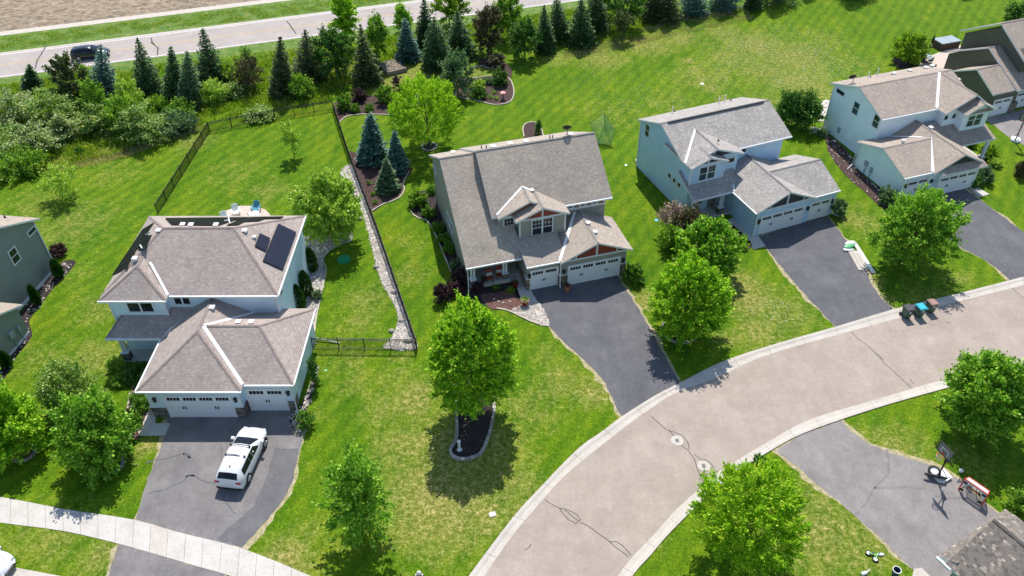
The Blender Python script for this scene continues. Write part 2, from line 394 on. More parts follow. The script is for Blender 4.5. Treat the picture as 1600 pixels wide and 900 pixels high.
LF['purple'] = leafmat('leaves_purple', [(0, (0.030, 0.014, 0.022)), (.5, (0.084, 0.042, 0.054)), (1, (0.192, 0.120, 0.126))], .2)
LF['bronze'] = leafmat('leaves_bronze', [(0, (0.044, 0.037, 0.022)), (.5, (0.100, 0.094, 0.044)), (1, (0.250, 0.213, 0.125))], .2)
LF['blue'] = leafmat('needles_blue', [(0, (0.027, 0.083, 0.063)), (.45, (0.075, 0.188, 0.152)), (.8, (0.180, 0.330, 0.270)), (1, (0.360, 0.540, 0.436))], .1)
LF['spruce'] = leafmat('needles_green', [(0, (0.020, 0.066, 0.025)), (.5, (0.051, 0.132, 0.041)), (.85, (0.110, 0.223, 0.062)), (1, (0.260, 0.363, 0.106))], .1)
LF['olive'] = leafmat('needles_olive', [(0, (0.032, 0.061, 0.020)), (.5, (0.080, 0.123, 0.038)), (.85, (0.160, 0.203, 0.065)), (1, (0.290, 0.319, 0.131))], .1)
LF['arbor'] = leafmat('arborvitae', [(0, (0.013, 0.058, 0.013)), (.5, (0.033, 0.117, 0.018)), (.9, (0.065, 0.182, 0.026)), (1, (0.130, 0.260, 0.052))], .15)
LF['box'] = leafmat('boxwood', [(0, (0.056, 0.154, 0.014)), (.5, (0.126, 0.280, 0.028)), (1, (0.308, 0.504, 0.098))], .25)
LF['yellow'] = leafmat('leaves_yellow', [(0, (.09, .20, .012)), (.5, (.21, .37, .02)), (1, (.42, .56, .07))])
LF['grey'] = leafmat('leaves_greygreen', [(0, (0.065, 0.130, 0.065)), (.5, (0.143, 0.247, 0.130)), (1, (0.312, 0.442, 0.260))])
LF['grass'] = leafmat('tall_grass_blades', [(0, (0.094, 0.229, 0.014)), (.4, (0.189, 0.358, 0.021)), (.75, (0.346, 0.458, 0.043)), (1, (0.708, 0.601, 0.286))], .4)
LF['straw'] = leafmat('straw_blades', [(0, (0.220, 0.220, 0.066)), (.5, (0.462, 0.407, 0.220)), (1, (0.660, 0.594, 0.396))], .3)
# ------------------------------------------------------------------ world and sun
SUN_EL, SUN_AZ = 56.5, 87.0
wd = bpy.data.worlds.new('World'); S.world = wd; wd.use_nodes = True
nt = wd.node_tree; bg = nt.nodes['Background']; sky = nt.nodes.new('ShaderNodeTexSky'); sky.sky_type = 'NISHITA'
sky.sun_disc = False; sky.sun_elevation = math.radians(SUN_EL); sky.sun_rotation = math.radians(90-SUN_AZ)
sky.air_density = 1.0; sky.dust_density = .6; sky.ozone_density = 1.5
nt.links.new(sky.outputs[0], bg.inputs[0]); bg.inputs[1].default_value = .15
sl = bpy.data.lights.new('sun', 'SUN'); sl.energy = 4.8; sl.angle = math.radians(.5); sl.color = (1, .955, .88)
so = bpy.data.objects.new('sun', sl); COL.objects.link(so)
sd = Vector((math.cos(math.radians(SUN_EL))*math.cos(math.radians(SUN_AZ)), math.cos(math.radians(SUN_EL))*math.sin(math.radians(SUN_AZ)), math.sin(math.radians(SUN_EL))))
so.rotation_euler = (-sd).to_track_quat('-Z', 'Y').to_euler(); so.location = (0, 60, 90)
S.view_settings.view_transform = 'Standard'; S.view_settings.look = 'None'; S.view_settings.exposure = 0.2; S.view_settings.gamma = 1
S.cycles.use_denoising = True
S.cycles.max_bounces = 6; S.cycles.diffuse_bounces = 3; S.cycles.transmission_bounces = 3; S.cycles.glossy_bounces = 3

# ------------------------------------------------------------------ lawn sheet (with the dry patches of the turf)
DRY = [  # px, py, radius m, strength
 (720,700,4.5,.75),(690,780,4.5,.8),(640,700,3.0,.55),(600,640,2.2,.5),(780,760,3.5,.55),(760,800,3,.5),(560,600,2.5,.35),(620,600,2.5,.4),
 (440,880,1.6,.9),(470,860,2.5,.45),(880,600,2.5,.5),(930,615,1.5,.7),(860,560,2,.35),(1150,450,2.5,.8),(1175,470,3,.65),(1010,470,1.6,.7),
 (1185,520,2.5,.6),(1230,490,3,.5),(1130,530,1.3,.6),(1360,440,1.2,.8),(1380,470,1.0,.7),(1450,470,2.5,.45),(1500,440,2.5,.35),(1345,345,3,.45),
 (1400,700,2.5,.55),(1340,690,2,.45),(1280,830,4,.6),(1230,800,3,.5),(1350,850,3,.5),(1010,830,2,.35),(1520,720,2,.4),
 (1240,90,6,.6),(1200,110,5,.5),(1100,120,5,.45),(1010,70,4,.6),(940,90,4,.55),(870,90,3,.5),(1130,50,3,.55),(1290,60,4,.35),(1050,160,4,.35),(960,180,5,.3),
 (300,220,2.5,.5),(150,245,2.0,.7),(90,255,2.0,.5),(180,270,4,.3),(110,350,5,.4),(60,320,4,.35),(160,480,3,.4),(150,560,3,.5),(60,560,3,.35),(110,430,3,.3),
 (420,300,3,.35),(370,270,4,.3),(420,350,2,.3),(570,470,2.5,.45),(560,500,2,.45),(630,560,1,.5),(640,430,2.5,.35),(560,105,5,.75),(600,130,3,.6),(650,115,4,.6),(740,110,3,.5),
 (640,380,2,.3),(90,840,3,.45),(160,870,1.5,.6),(30,830,2,.35),(420,760,1.2,.6),(450,720,1,.6),(480,655,1,.5),(260,690,1.2,.5),(232,696,.8,.9),(205,720,.8,.5),
 (1075,95,1.0,.7),(1085,108,1.0,.7),(1098,122,1.0,.75),(1112,137,1.0,.75),(1128,155,1.0,.7),(1180,70,5,.6),(1150,90,5,.5),(1250,130,5,.6),(1300,150,5,.5),(1060,60,3,.6),(1330,100,5,.35),(1200,160,5,.4),(650,620,2,.7),(610,700,2,.5),(820,800,2,.5),(540,560,3,.35),(770,800,.7,.9),(745,800,.6,.8),(763,822,.6,.8),(720,781,.5,.7),(970,650,.5,.6),(990,560,1,.5),(830,640,3,.4),(800,840,2.5,.4),
]
def axis(lo, hi, step, far): 
    a = list(np.arange(lo, hi+step/2, step)); return np.array([-far, -far/3, -far/8]+a+[far/8, far/3, far]) if lo > -far/8 else np.array(a)
xs = np.concatenate([[-1500, -500, -200, -130], np.arange(-100, 100.1, .8), [130, 200, 500, 1500]])
ys = np.concatenate([[-1500, -400, -100], np.arange(10, 150.1, .8), [180, 260, 500, 1500]])
X, Y = np.meshgrid(xs, ys); nx, ny = len(xs), len(ys)
V = np.c_[X.ravel(), Y.ravel(), np.zeros(X.size)]
dry = np.zeros(X.size)
for a, b, r, k in DRY:
    g = G(a, b); d2 = (V[:, 0]-g[0])**2+(V[:, 1]-g[1])**2
    dry = np.maximum(dry, .9*k*np.exp(-d2/(r*r*1.3)))
me = bpy.data.meshes.new('lawn')
idx = np.arange(nx*ny).reshape(ny, nx)
Q = np.stack([idx[:-1, :-1], idx[:-1, 1:], idx[1:, 1:], idx[1:, :-1]], -1).reshape(-1, 4)
me.vertices.add(len(V)); me.vertices.foreach_set('co', V.ravel())
me.loops.add(Q.size); me.loops.foreach_set('vertex_index', Q.ravel().astype(np.int32))
me.polygons.add(len(Q)); me.polygons.foreach_set('loop_start', np.arange(0, Q.size, 4, dtype=np.int32))
me.update(); me.validate()
at = me.attributes.new('dry', 'FLOAT', 'POINT'); at.data.foreach_set('value', dry.astype(np.float32))
me.materials.append(MT['lawn'])
o = bpy.data.objects.new('lawn', me); COL.objects.link(o); tag(o, kind='structure')
def struct(o): o['kind'] = 'structure'; return o

# ------------------------------------------------------------------ residential street
up_out = [(640,1090),(660,1010),(690,958),(733,900),(800,811),(843,763.5),(903,702),(940,675.5),(971.7,651.7),(1020,621),(1066.7,596.7),(1126.7,566.7),(1200,541.7),(1310,510),(1400,483),(1483,463),(1600,433),(1700,407)]
up_in  = [(662,1092),(684,1016),(712,968),(757,900),(800,838),(851.7,776.7),(883,743),(926.7,706.7),(966.7,675),(1010,643),(1058,613),(1120,590),(1200,554.5),(1333,516.7),(1406.7,496.5),(1483,475),(1600,445.5),(1700,419)]
lo_in  = [(862,1110),(885,1035),(920,968),(966.7,898),(990,868),(1016.7,841),(1055,798),(1096.7,760),(1120,739),(1200,690.5),(1266.7,655),(1366.7,625),(1456.7,598),(1520,582),(1600,563),(1700,540)]
lo_out = [(882,1116),(908,1040),(940,972),(990,898),(1016.7,868),(1046.7,833),(1100,781),(1150,740),(1200,707),(1250,680),(1313,656.7),(1386.7,633),(1486.7,605),(1540,592),(1600,577),(1700,553)]
UO, UI, LI, LO = [smooth_poly(px(q)) for q in (up_out, up_in, lo_in, lo_out)]
struct(sheet('street', UI + LI[::-1], .006, MT['street']))
def curb(name, inner, outer):
    mb = MB(); n = min(len(inner), len(outer))
    # resample both to the same count
    def rs(L, k):
        L = np.array(L); d = np.r_[0, np.cumsum(np.linalg.norm(np.diff(L, axis=0), axis=1))]; t = np.linspace(0, d[-1], k)
        return np.c_[np.interp(t, d, L[:, 0]), np.interp(t, d, L[:, 1])]
    k = 90; A = rs(inner, k); B = rs(outer, k)
    for i in range(k-1):
        gap = 1 if i % 4 == 3 else 0
        a0, a1, b0, b1 = A[i], A[i+1], B[i], B[i+1]
        if gap: a1 = a0+(a1-a0)*.975; b1 = b0+(b1-b0)*.975
        def row(t, z): return [(*(a0+(b0-a0)*t), z), (*(a1+(b1-a1)*t), z)]
        prof = [(0, .0), (0, .012), (.5, .012), (.72, .075), (1.0, .085), (1.0, -.02)]
        for (t0, z0), (t1, z1) in zip(prof[:-1], prof[1:]):
            p = row(t0, z0); q = row(t1, z1); mb.face([p[0], p[1], q[1], q[0]])
    return struct(mb.build(name, MT['conc_b']))
curb('curb', UI, UO); curb('curb', LI, LO)
mb = MB()
def seal(pts, w=.055, z=.0105, mb=mb, seed=0):
    ribbon(mb, jitter(px(pts), .03, .3, closed=False, seed=len(pts)+seed)+[G(*pts[-1])[:2]], w, z)
for L in ([(1018,651),(1030,662),(1040,671),(1052,675)],[(1052,675),(1066,680),(1074,690),(1077,702)],[(1045,673),(1056,684),(1066,697),(1076,704)],[(1076,704),(1084,715),(1088,728),(1093,742),(1099,754)],
          [(1085,710),(1100,722),(1112,732),(1122,738)],[(1098,717),(1108,722),(1116,732)],[(851,781),(862,788),(874,794)],[(874,794),(885,796),(896,801),(907,812),(900,818),(888,812),(880,803),(874,794)],[(882,797),(893,806),(904,814)],
          [(907,816),(922,824),(938,836),(953,847)],[(953,847),(963,846),(972,852),(980,860),(986,868)],[(953,847),(963,856),(972,862),(982,870)],[(820,860),(830,850)],
          [(1328,517),(1345,533),(1356,541),(1366,550),(1390,575),(1410,593),(1424,607)],[(1366,550),(1380,562)],[(1422,592),(1428,600)],[(1580,448),(1592,460),(1600,466)],[(1478,503),(1486,505)]): seal(L)
struct(mb.build('crack_seal', MT['tar']))
# second street: a corner behind the sidewalk strip, lower left
g0, g1 = G(13, 885)[:2], G(86, 898.6)[:2]; d = (g1-g0)/np.linalg.norm(g1-g0); n = np.array([d[1], -d[0]])
E0, E1 = g0-d*25, g0+d*42
mb = MB(); mb.face([(*E0, .03), (*E1, .03), (*(E1+n*.75), .015), (*(E0+n*.75), .015)]); struct(mb.build('curb', MT['conc_b']))
struct(sheet('street', [E0+n*.75, E1+n*.75, E1+n*9, E0+n*9][::-1], .006, MT['street']))
# ------------------------------------------------------------------ sidewalk
sw_u = [(-120,764),(0,776.7),(106.7,796.7),(206.7,811.7),(283,833),(376.7,856.7),(485,900),(590,948),(650,985)]
sw_l = [(-120,800),(0,816.7),(100,830),(186.7,850),(250,868),(312,886),(375,905),(480,950),(600,1015),(640,1050)]
U = smooth_poly(px(sw_u), n=10); L = smooth_poly(px(sw_l), n=10)
def rs(L, k):
    L = np.array(L); d = np.r_[0, np.cumsum(np.linalg.norm(np.diff(L, axis=0), axis=1))]; t = np.linspace(0, d[-1], k)
    return np.c_[np.interp(t, d, L[:, 0]), np.interp(t, d, L[:, 1])]
U = rs(U, 29); L = rs(L, 29); mb = MB(); rr = random.Random(3)
for i in range(28):
    a, b, c, e = U[i], U[i+1], L[i+1], L[i]; s = .985
    b = a+(b-a)*s; c = e+(c-e)*s; z = .022+rr.uniform(0, .004); m = 1 if i in (13,) else 0
    mb.face([(*e, z), (*c, z), (*b, z), (*a, z)], m)
    for p, q in ((e, c), (c, b), (b, a), (a, e)): mb.face([(*p, -.01), (*q, -.01), (*q, z), (*p, z)], m)
struct(mb.build('sidewalk', [MT['conc'], MT['conc_b']]))
mb = MB(); ribbon(mb, [*(U*.5+L*.5)], 1.62, .008); struct(mb.build('sidewalk_joint', MT['mulch_d']))

# ------------------------------------------------------------------ driveways
def drive(pts, mat, seed=1, name='driveway', z=.012):
    P = jitter(px(pts), .05, .5, seed=seed); A = np.array(P); n = len(A); r = np.random.default_rng(seed)
    area = .5*np.sum(A[:, 0]*np.roll(A[:, 1], -1)-np.roll(A[:, 0], -1)*A[:, 1]); sg = 1 if area > 0 else -1
    T = np.roll(A, -2, 0)-np.roll(A, 2, 0); T /= np.linalg.norm(T, axis=1, keepdims=True)+1e-9; w = np.convolve(r.random(n+4), np.ones(5)/5, 'valid')
    w = np.clip((w-.32)*1.1, .02, .45)*(.7+.6*r.random(n)); B = A+np.c_[T[:, 1], -T[:, 0]]*sg*w[:, None]
    struct(sheet('driveway_edge', B, .0045, MT['edge_soil']))
    return struct(sheet(name, P, z, mat))
d1 = drive([(262,650),(463,640),(475,664),(472,690),(466,712),(459,747),(449,770),(436,790),(402,829),(378,856),(283,832),(211.7,810.7),(224,770),(240,725),(257,680)], MT['drive_md'], 2)
drive([(185,851),(270,873),(352,897),(330,930),(158,930)], MT['drive_md'], 3)
struct(sheet('driveway_patch', jitter(px([(429,700),(467,700),(459,747),(449,770),(436,790),(402,829),(378,855),(338,842),(395,793),(415,750)]), .04, .4, seed=5), .0165, MT['drive_patch']))
mb = MB()
for L, w in (([(228,723),(245,718),(270,714),(286,709),(297,716)], .13), ([(230,772),(255,766),(275,757),(288,752),(292,744),(303,743),(318,752),(340,757)], .12), ([(346,697),(346,716)], .07),
          ([(348,780),(358,792),(368,804)], .08), ([(286,709),(292,708),(298,716)], .22), ([(290,746),(296,742),(304,744)], .15)): seal(L, w, .0168, mb)
struct(mb.build('crack_seal', MT['drive_patch']))
drive([(831,452),(868,443),(890,446),(964,430),(978,452),(1006.7,496.7),(1033,546.7),(1063,599),(1030,614),(971,650),(946.7,600),(933,583),(913,563),(883,536.7),(860,513),(843,478),(833,460)], MT['drive_dk'], 4)
drive([(1183,370),(1258,346),(1292,337),(1306.7,355),(1330,386.7),(1353,421.7),(1363,446.7),(1378,468),(1396.7,485),(1306.7,512),(1250,452),(1205,397)], MT['drive_dk'], 6)
drive([(1403,314),(1442,303),(1508,296),(1533,313),(1600,363),(1700,425),(1600,434),(1578,438),(1556,418),(1533,403),(1501,386.7),(1450,352)], MT['drive_dk'], 7)
drive([(1542,186),(1577,177),(1640,160),(1700,240),(1600,226.7),(1573,212)], MT['drive_lt'], 8)
drive([(1213,705),(1250,679.5),(1315,657.5),(1333,676.7),(1360,695),(1400,710),(1466.7,733),(1500,750),(1533,783),(1562,804),(1600,860),(1560,960),(1426.7,890),(1333,803),(1260,743)], MT['drive_lt'], 9)
mb = MB()
for L in ([(1386,702),(1389,720),(1387,740),(1378,752),(1366,762),(1355,783),(1337,805)], [(1366,763),(1390,763),(1415,760),(1440,764)], [(1460,775),(1480,779),(1504,778)]): seal(L, .16, .0165, mb)
struct(mb.build('crack_seal', MT['drive_md']))
# concrete walks and small slabs
def slab(name, pts, mat, z=.05): return struct(sheet(name, px(pts), z, mat, drop=.08))
slab('front_walk', [(236,600),(248,622),(247,640),(242,662),(266,662),(258,681),(217,681),(233,637),(236,620),(228,608)], MT['conc'])
slab('front_walk', [(797,438),(814,429),(840,472),(818,479)], MT['conc'])
slab('front_walk', [(1133,345),(1147,340),(1186,371),(1196,385),(1178,390)], MT['conc'])
slab('front_walk', [(1512,292),(1524,291),(1546,304),(1530,308)], MT['conc'])
slab('front_walk', [(1428,889),(1440,888),(1462,910),(1420,920)], MT['conc_b'])
slab('patio', [(350,352),(352,330),(375,322),(400,322),(415,328),(424,338),(424,352)], MT['patio'], .04)
slab('patio', [(1420,130),(1440,96),(1452,88),(1500,70),(1530,110),(1490,130)], MT['patio'], .04)
slab('patio', [(1281,160),(1290,156),(1310,160),(1312,180),(1296,182),(1279,184)], MT['conc_b'], .04)
slab('window_well', [(992,252),(1000,249),(1004,260),(997,262)], MT['conc_b'], .25)

# ------------------------------------------------------------------ county road, ditch and field at the back
a = G(0, 121.7)[:2]; b = G(826.7, 11.7)[:2]; rd = (b-a)/np.linalg.norm(b-a); rn = np.array([-rd[1], rd[0]])
wfar = float(np.mean([(G(x, y)[:2]-a)@rn for x, y in ((0, 85), (200, 55), (400, 36.7), (650, 3.3))]))
R0, R1 = a-rd*120, a+rd*260
def band(name, o0, o1, z, mat): 
    return struct(sheet(name, [R0+rn*o0, R1+rn*o0, R1+rn*o1, R0+rn*o1], z, mat))
band('county_road', 0, wfar, .006, MT['road'])
wc = float(np.mean([(G(x, y)[:2]-a)@rn for x, y in ((0, 100), (200, 75), (400, 53))]))
mb = MB()
for off, m, w in ((.35, 1, .16), (wfar-.35, 1, .16), (wc-.12, 0, .1), (wc+.12, 0, .1)): ribbon(mb, [R0+rn*off, R1+rn*off], w, .0105, m)
struct(mb.build('road_marking', [MT['yellow'], MT['roadwhite']]))
mb = MB()
for L in ([(72,72),(66,82),(58,95),(55,108)], [(236,59),(238,68),(247,75),(246,87)], [(236,66),(242,70)], [(448,33),(455,42),(463,53)], [(700,18),(706,26)]): seal(L, .18, .0108, mb)
struct(mb.build('crack_seal', MT['tar']))
band('ditch_grass', wfar, wfar+9.2, .004, MT['ditch'])
band('ditch_grass', -3.2, 0, .004, MT['ditch'])
fo = float(np.mean([(G(x, y)[:2]-a)@rn for x, y in ((0, 50), (187, 28), (400, 3))]))
band('gravel_shoulder', wfar, wfar+.5, .008, MT['shoulder'])
band('field_edge', fo-1.3, fo+1.2, .010, MT['shoulder'])
# lumpy ploughed soil
k1, k2 = 260, 60; mb = MB(); rr = np.random.default_rng(4)
us = np.linspace(60, 260, k1); vs = np.concatenate([np.linspace(fo+.3, fo+28, k2-2), [fo+120, fo+900]])
Z = rr.random((k1, k2))*.22; Z[:, 0] = .012
PV = [[(*(R0+rd*us[i]+rn*(vs[j]+(rr.random()*.3 if 0 < j < k2-2 else 0))), .014+Z[i, j]*(1 if j else 0)) for j in range(k2)] for i in range(k1)]
mesh = bpy.data.meshes.new('field'); mesh.from_pydata([p for r in PV for p in r], [], [(i*k2+j, (i+1)*k2+j, (i+1)*k2+j+1, i*k2+j+1) for i in range(k1-1) for j in range(k2-1)])
mesh.materials.append(MT['soil']); o = bpy.data.objects.new('field', mesh); COL.objects.link(o); struct(o)

# ------------------------------------------------------------------ planting beds
def bed(pts, mat, seed, name='mulch_bed', z=.05, smooth=True, edge=None, elabel=None, closed_edge=True):
    P = smooth_poly(px(pts), closed=True, n=5) if smooth else px(pts)
    struct(sheet(name, jitter(P, .03, .3, seed=seed), z, mat, drop=.06))
    return P
def stone_ring(P, name, label, w=.22, h=.16, step=.34, closed=True, mat='edgestone', gap=.03):
    mb = MB(); r = random.Random(len(P)); P = [np.array(p[:2]) for p in P]
    if closed: P = P+[P[0]]
    A = np.array(P); d = np.r_[0, np.cumsum(np.linalg.norm(np.diff(A, axis=0), axis=1))]; n = int(d[-1]/step)
    for i in range(n):
        t0 = d[-1]*i/n; t1 = d[-1]*(i+1)/n-gap
        p = np.array([np.interp(t0, d, A[:, 0]), np.interp(t0, d, A[:, 1])]); q = np.array([np.interp(t1, d, A[:, 0]), np.interp(t1, d, A[:, 1])])
        u = q-p; L = np.linalg.norm(u); 
        if L < 1e-4: continue
        u /= L; nn = np.array([-u[1], u[0]]); hh = h*r.uniform(.9, 1.1); ww = w*r.uniform(.9, 1.1)
        P8 = [(*(p-nn*ww/2), -.02), (*(q-nn*ww/2), -.02), (*(q+nn*ww/2), -.02), (*(p+nn*ww/2), -.02), (*(p-nn*ww/2), hh), (*(q-nn*ww/2), hh), (*(q+nn*ww/2), hh), (*(p+nn*ww/2), hh)]
        base = len(mb.v); mb.v += [tuple(map(float, x)) for x in P8]
        for f in ((0,1,5,4),(1,2,6,5),(2,3,7,6),(3,0,4,7),(4,5,6,7)): mb.f.append(tuple(base+k for k in f)); mb.m.append(0)
    return tag(mb.build(name, MT[mat]), label, 'garden edging')
def strip_edge(pts, name, label, w=.12, h=.1, mat='edgetan'):
    return stone_ring(smooth_poly(px(pts), n=5), name, label, w, h, .8, closed=False, mat=mat, gap=.01)

bT1 = bed([(711,600),(713,640),(714,680),(709,695),(704,702),(706,712),(717,718),(734,717),(750,710),(759,694),(767,670),(772,640),(773,600),(745,585)], MT['mulch_d'], 11)
stone_ring(bT1, 'stone_edging', 'grey block edging round the dark keyhole-shaped mulch bed in the front lawn')
def ring(cx, cy, rx_px, mat, label, seed, mound=.1):
    c = G(cx, cy); s = proj(c)[2]/F_PX; r = rx_px*s
    P = [np.array([c[0]+r*math.cos(t), c[1]+r*math.sin(t)]) for t in np.linspace(0, 2*math.pi, 24, endpoint=False)]
    struct(sheet('mulch_bed', P, .06, mat, drop=.08))
    stone_ring(P, 'stone_edging', label, .2, .15, .3)
ring(1062,517,28,MT['mulch_d'],'grey block ring around the tree beside the middle dark driveway',12)
ring(671,230,12,MT['mulch_d'],'small grey block ring under the round maple behind the middle house',13)
ring(175,727,17,MT['mulch_r'],'block ring of reddish mulch under the tree left of the white SUV driveway',14)
ring(38,708,17,MT['mulch_r'],'block ring of reddish mulch under the tree cut by the left picture edge',15)
b2 = bed([(545,238),(560,240),(600,250),(640,262),(642,270),(630,286),(632,297),(622,311),(600,319),(580,330),(566,295),(553,262)], MT['mulch'], 16)
strip_edge([(640,268),(630,286),(632,297),(622,311),(600,319),(581,330)], 'bed_edging', 'tan edging along the blue spruce bed by the fence')
b3 = bed([(521,163),(540,156),(570,151),(612,146),(650,146),(660,160),(640,175),(615,180),(582,179),(565,179),(542,182),(531,191),(525,180)], MT['mulch'], 17)
strip_edge([(531,191),(542,182),(565,179),(582,179),(615,180)], 'bed_edging', 'tan edging below the round shrub bed at the fence corner')
b4 = bed([(715,120),(737,123),(767,119),(792,121),(800,130),(803,145),(800,156),(792,162),(777,164),(765,163),(740,156),(715,153),(705,140)], MT['mulch'], 18)
strip_edge([(715,153),(740,156),(765,163),(777,164),(792,162),(800,156),(803,145),(800,130),(792,121),(767,119),(737,123)], 'bed_edging', 'pale edging looping round the bed with the pink birdbath')
bed([(750,92),(762,92),(785,95),(800,110),(796,123),(780,113),(762,106),(750,103)], MT['mulch'], 19)
strip_edge([(737,108),(750,103),(762,106),(780,113),(796,124)], 'bed_edging', 'thin edging between the upper and lower back mulch beds')
b5 = bed([(817,200),(822,193),(833,191),(843,195),(848,208),(850,222),(822,224),(818,212)], MT['mulch'], 20)
strip_edge([(850,222),(848,208),(843,195),(833,191),(822,193),(817,201),(819,214)], 'bed_edging', 'rough edging of the small bed behind the grey-brown roof')
bed([(641,330),(640,312),(655,300),(672,300),(684,312),(702,352),(722,398),(742,440),(770,446),(800,440),(817,478),(812,484),(785,484),(760,480),(735,478),(712,455),(705,425),(690,385),(672,352),(665,342),(650,340)], MT['mulch_d'], 21)
strip_edge([(642,330),(650,340),(665,343),(672,352),(684,375),(695,402),(705,425)], 'bed_edging', 'curving tan edging beside the middle house side bed')
bed([(752,462),(775,458),(797,456),(816,478),(806,486),(785,484),(765,482)], MT['mulch_r'], 22, z=.062)
def gravelbed(pts, seed, n, zmat='gravel', z=.03, name='gravel', smooth=True):
    P = smooth_poly(px(pts), closed=True, n=4) if smooth else px(pts)
    o = sheet(name, jitter(P, .05, .3, seed=seed), z, MT[zmat], drop=.04); o['kind'] = 'structure'
    P = np.array(P); lo, hi = P.min(0), P.max(0); r = np.random.default_rng(seed); pts = []
    while len(pts) < n:
        q = lo+(hi-lo)*r.random(2); ins = False
        for i in range(len(P)):
            p1, p2 = P[i-1], P[i]
            if (p1[1] > q[1]) != (p2[1] > q[1]) and q[0] < (p2[0]-p1[0])*(q[1]-p1[1])/(p2[1]-p1[1])+p1[0]: ins = not ins
        if ins: pts.append(q)
    mb = MB()
    for q in pts:
        s = r.uniform(.04, .13) if r.random() > .03 else r.uniform(.18, .3); a = r.random()*6.3; sx, sy, sz = s*r.uniform(.7, 1.3), s*r.uniform(.6, 1), s*r.uniform(.35, .7)
        c, d = math.cos(a), math.sin(a)
        R = [(sx, 0, 0), (0, sy, 0), (-sx, 0, 0), (0, -sy, 0), (0, 0, sz)]
        W = [(q[0]+x*c-y*d, q[1]+x*d+y*c, z+.005+zz) for x, y, zz in R]; b = len(mb.v); mb.v += W
        for f in ((0,1,4),(1,2,4),(2,3,4),(3,0,4)): mb.f.append(tuple(b+k for k in f)); mb.m.append(0)
    o = mb.build('loose_stones', MT['rock']); o['kind'] = 'stuff'
gravelbed([(535,264),(547,257),(553,264),(562,290),(582,340),(602,398),(622,455),(640,510),(652,545),(610,546),(600,541),(612,528),(622,500),(616,476),(598,444),(586,407),(577,367),(564,327),(552,308),(539,289),(532,276)], 31, 4200)
gravelbed([(812,478),(828,470),(842,476),(852,490),(858,509),(838,506),(815,494),(800,486)], 32, 900)
strip_edge([(776,482),(792,485),(812,494),(835,505),(858,510)], 'bed_edging', 'pale concrete edging below the pink gravel by the middle walk')
gravelbed([(470,372),(500,370),(545,362),(550,375),(535,382),(512,395),(505,412),(508,432),(500,470),(492,505),(490,540),(478,530),(478,470),(482,400)], 33, 1600)
strip_edge([(505,410),(510,422),(505,445),(500,470),(494,500),(489,540)], 'bed_edging', 'white edging along the arborvitae bed beside the solar house')
gravelbed([(206,683),(196,660),(198,640),(203,615),(210,600),(236,600),(244,622),(233,640),(219,682)], 34, 260, 'mulch_r')
strip_edge([(207,684),(196,660),(201,632),(203,615)], 'bed_edging', 'pale edging left of the ball shrub bed by the solar house walk')
gravelbed([(1286,206),(1280,196),(1296,210),(1330,244),(1337,262),(1372,292),(1402,316),(1394,330),(1380,326),(1350,300),(1322,275),(1296,240)], 35, 120, 'mulch')
gravelbed([(88,421),(100,408),(118,408),(112,420),(96,436),(76,460),(62,480),(46,500),(50,520),(46,532),(24,560),(8,590),(-10,604),(-10,570),(20,540),(42,515),(30,492)], 36, 160, 'mulch_d')
gravelbed([(452,652),(464,640),(472,630),(485,600),(492,570),(498,575),(490,610),(480,640),(470,672),(462,682)], 37, 200, 'mulch_d')
bed([(1395,93),(1405,89),(1430,92),(1436,100),(1420,106),(1402,106)], MT['mulch_d'], 24)
bed([(1120,362),(1140,350),(1170,375),(1172,388),(1150,392),(1130,385)], MT['mulch'], 25)
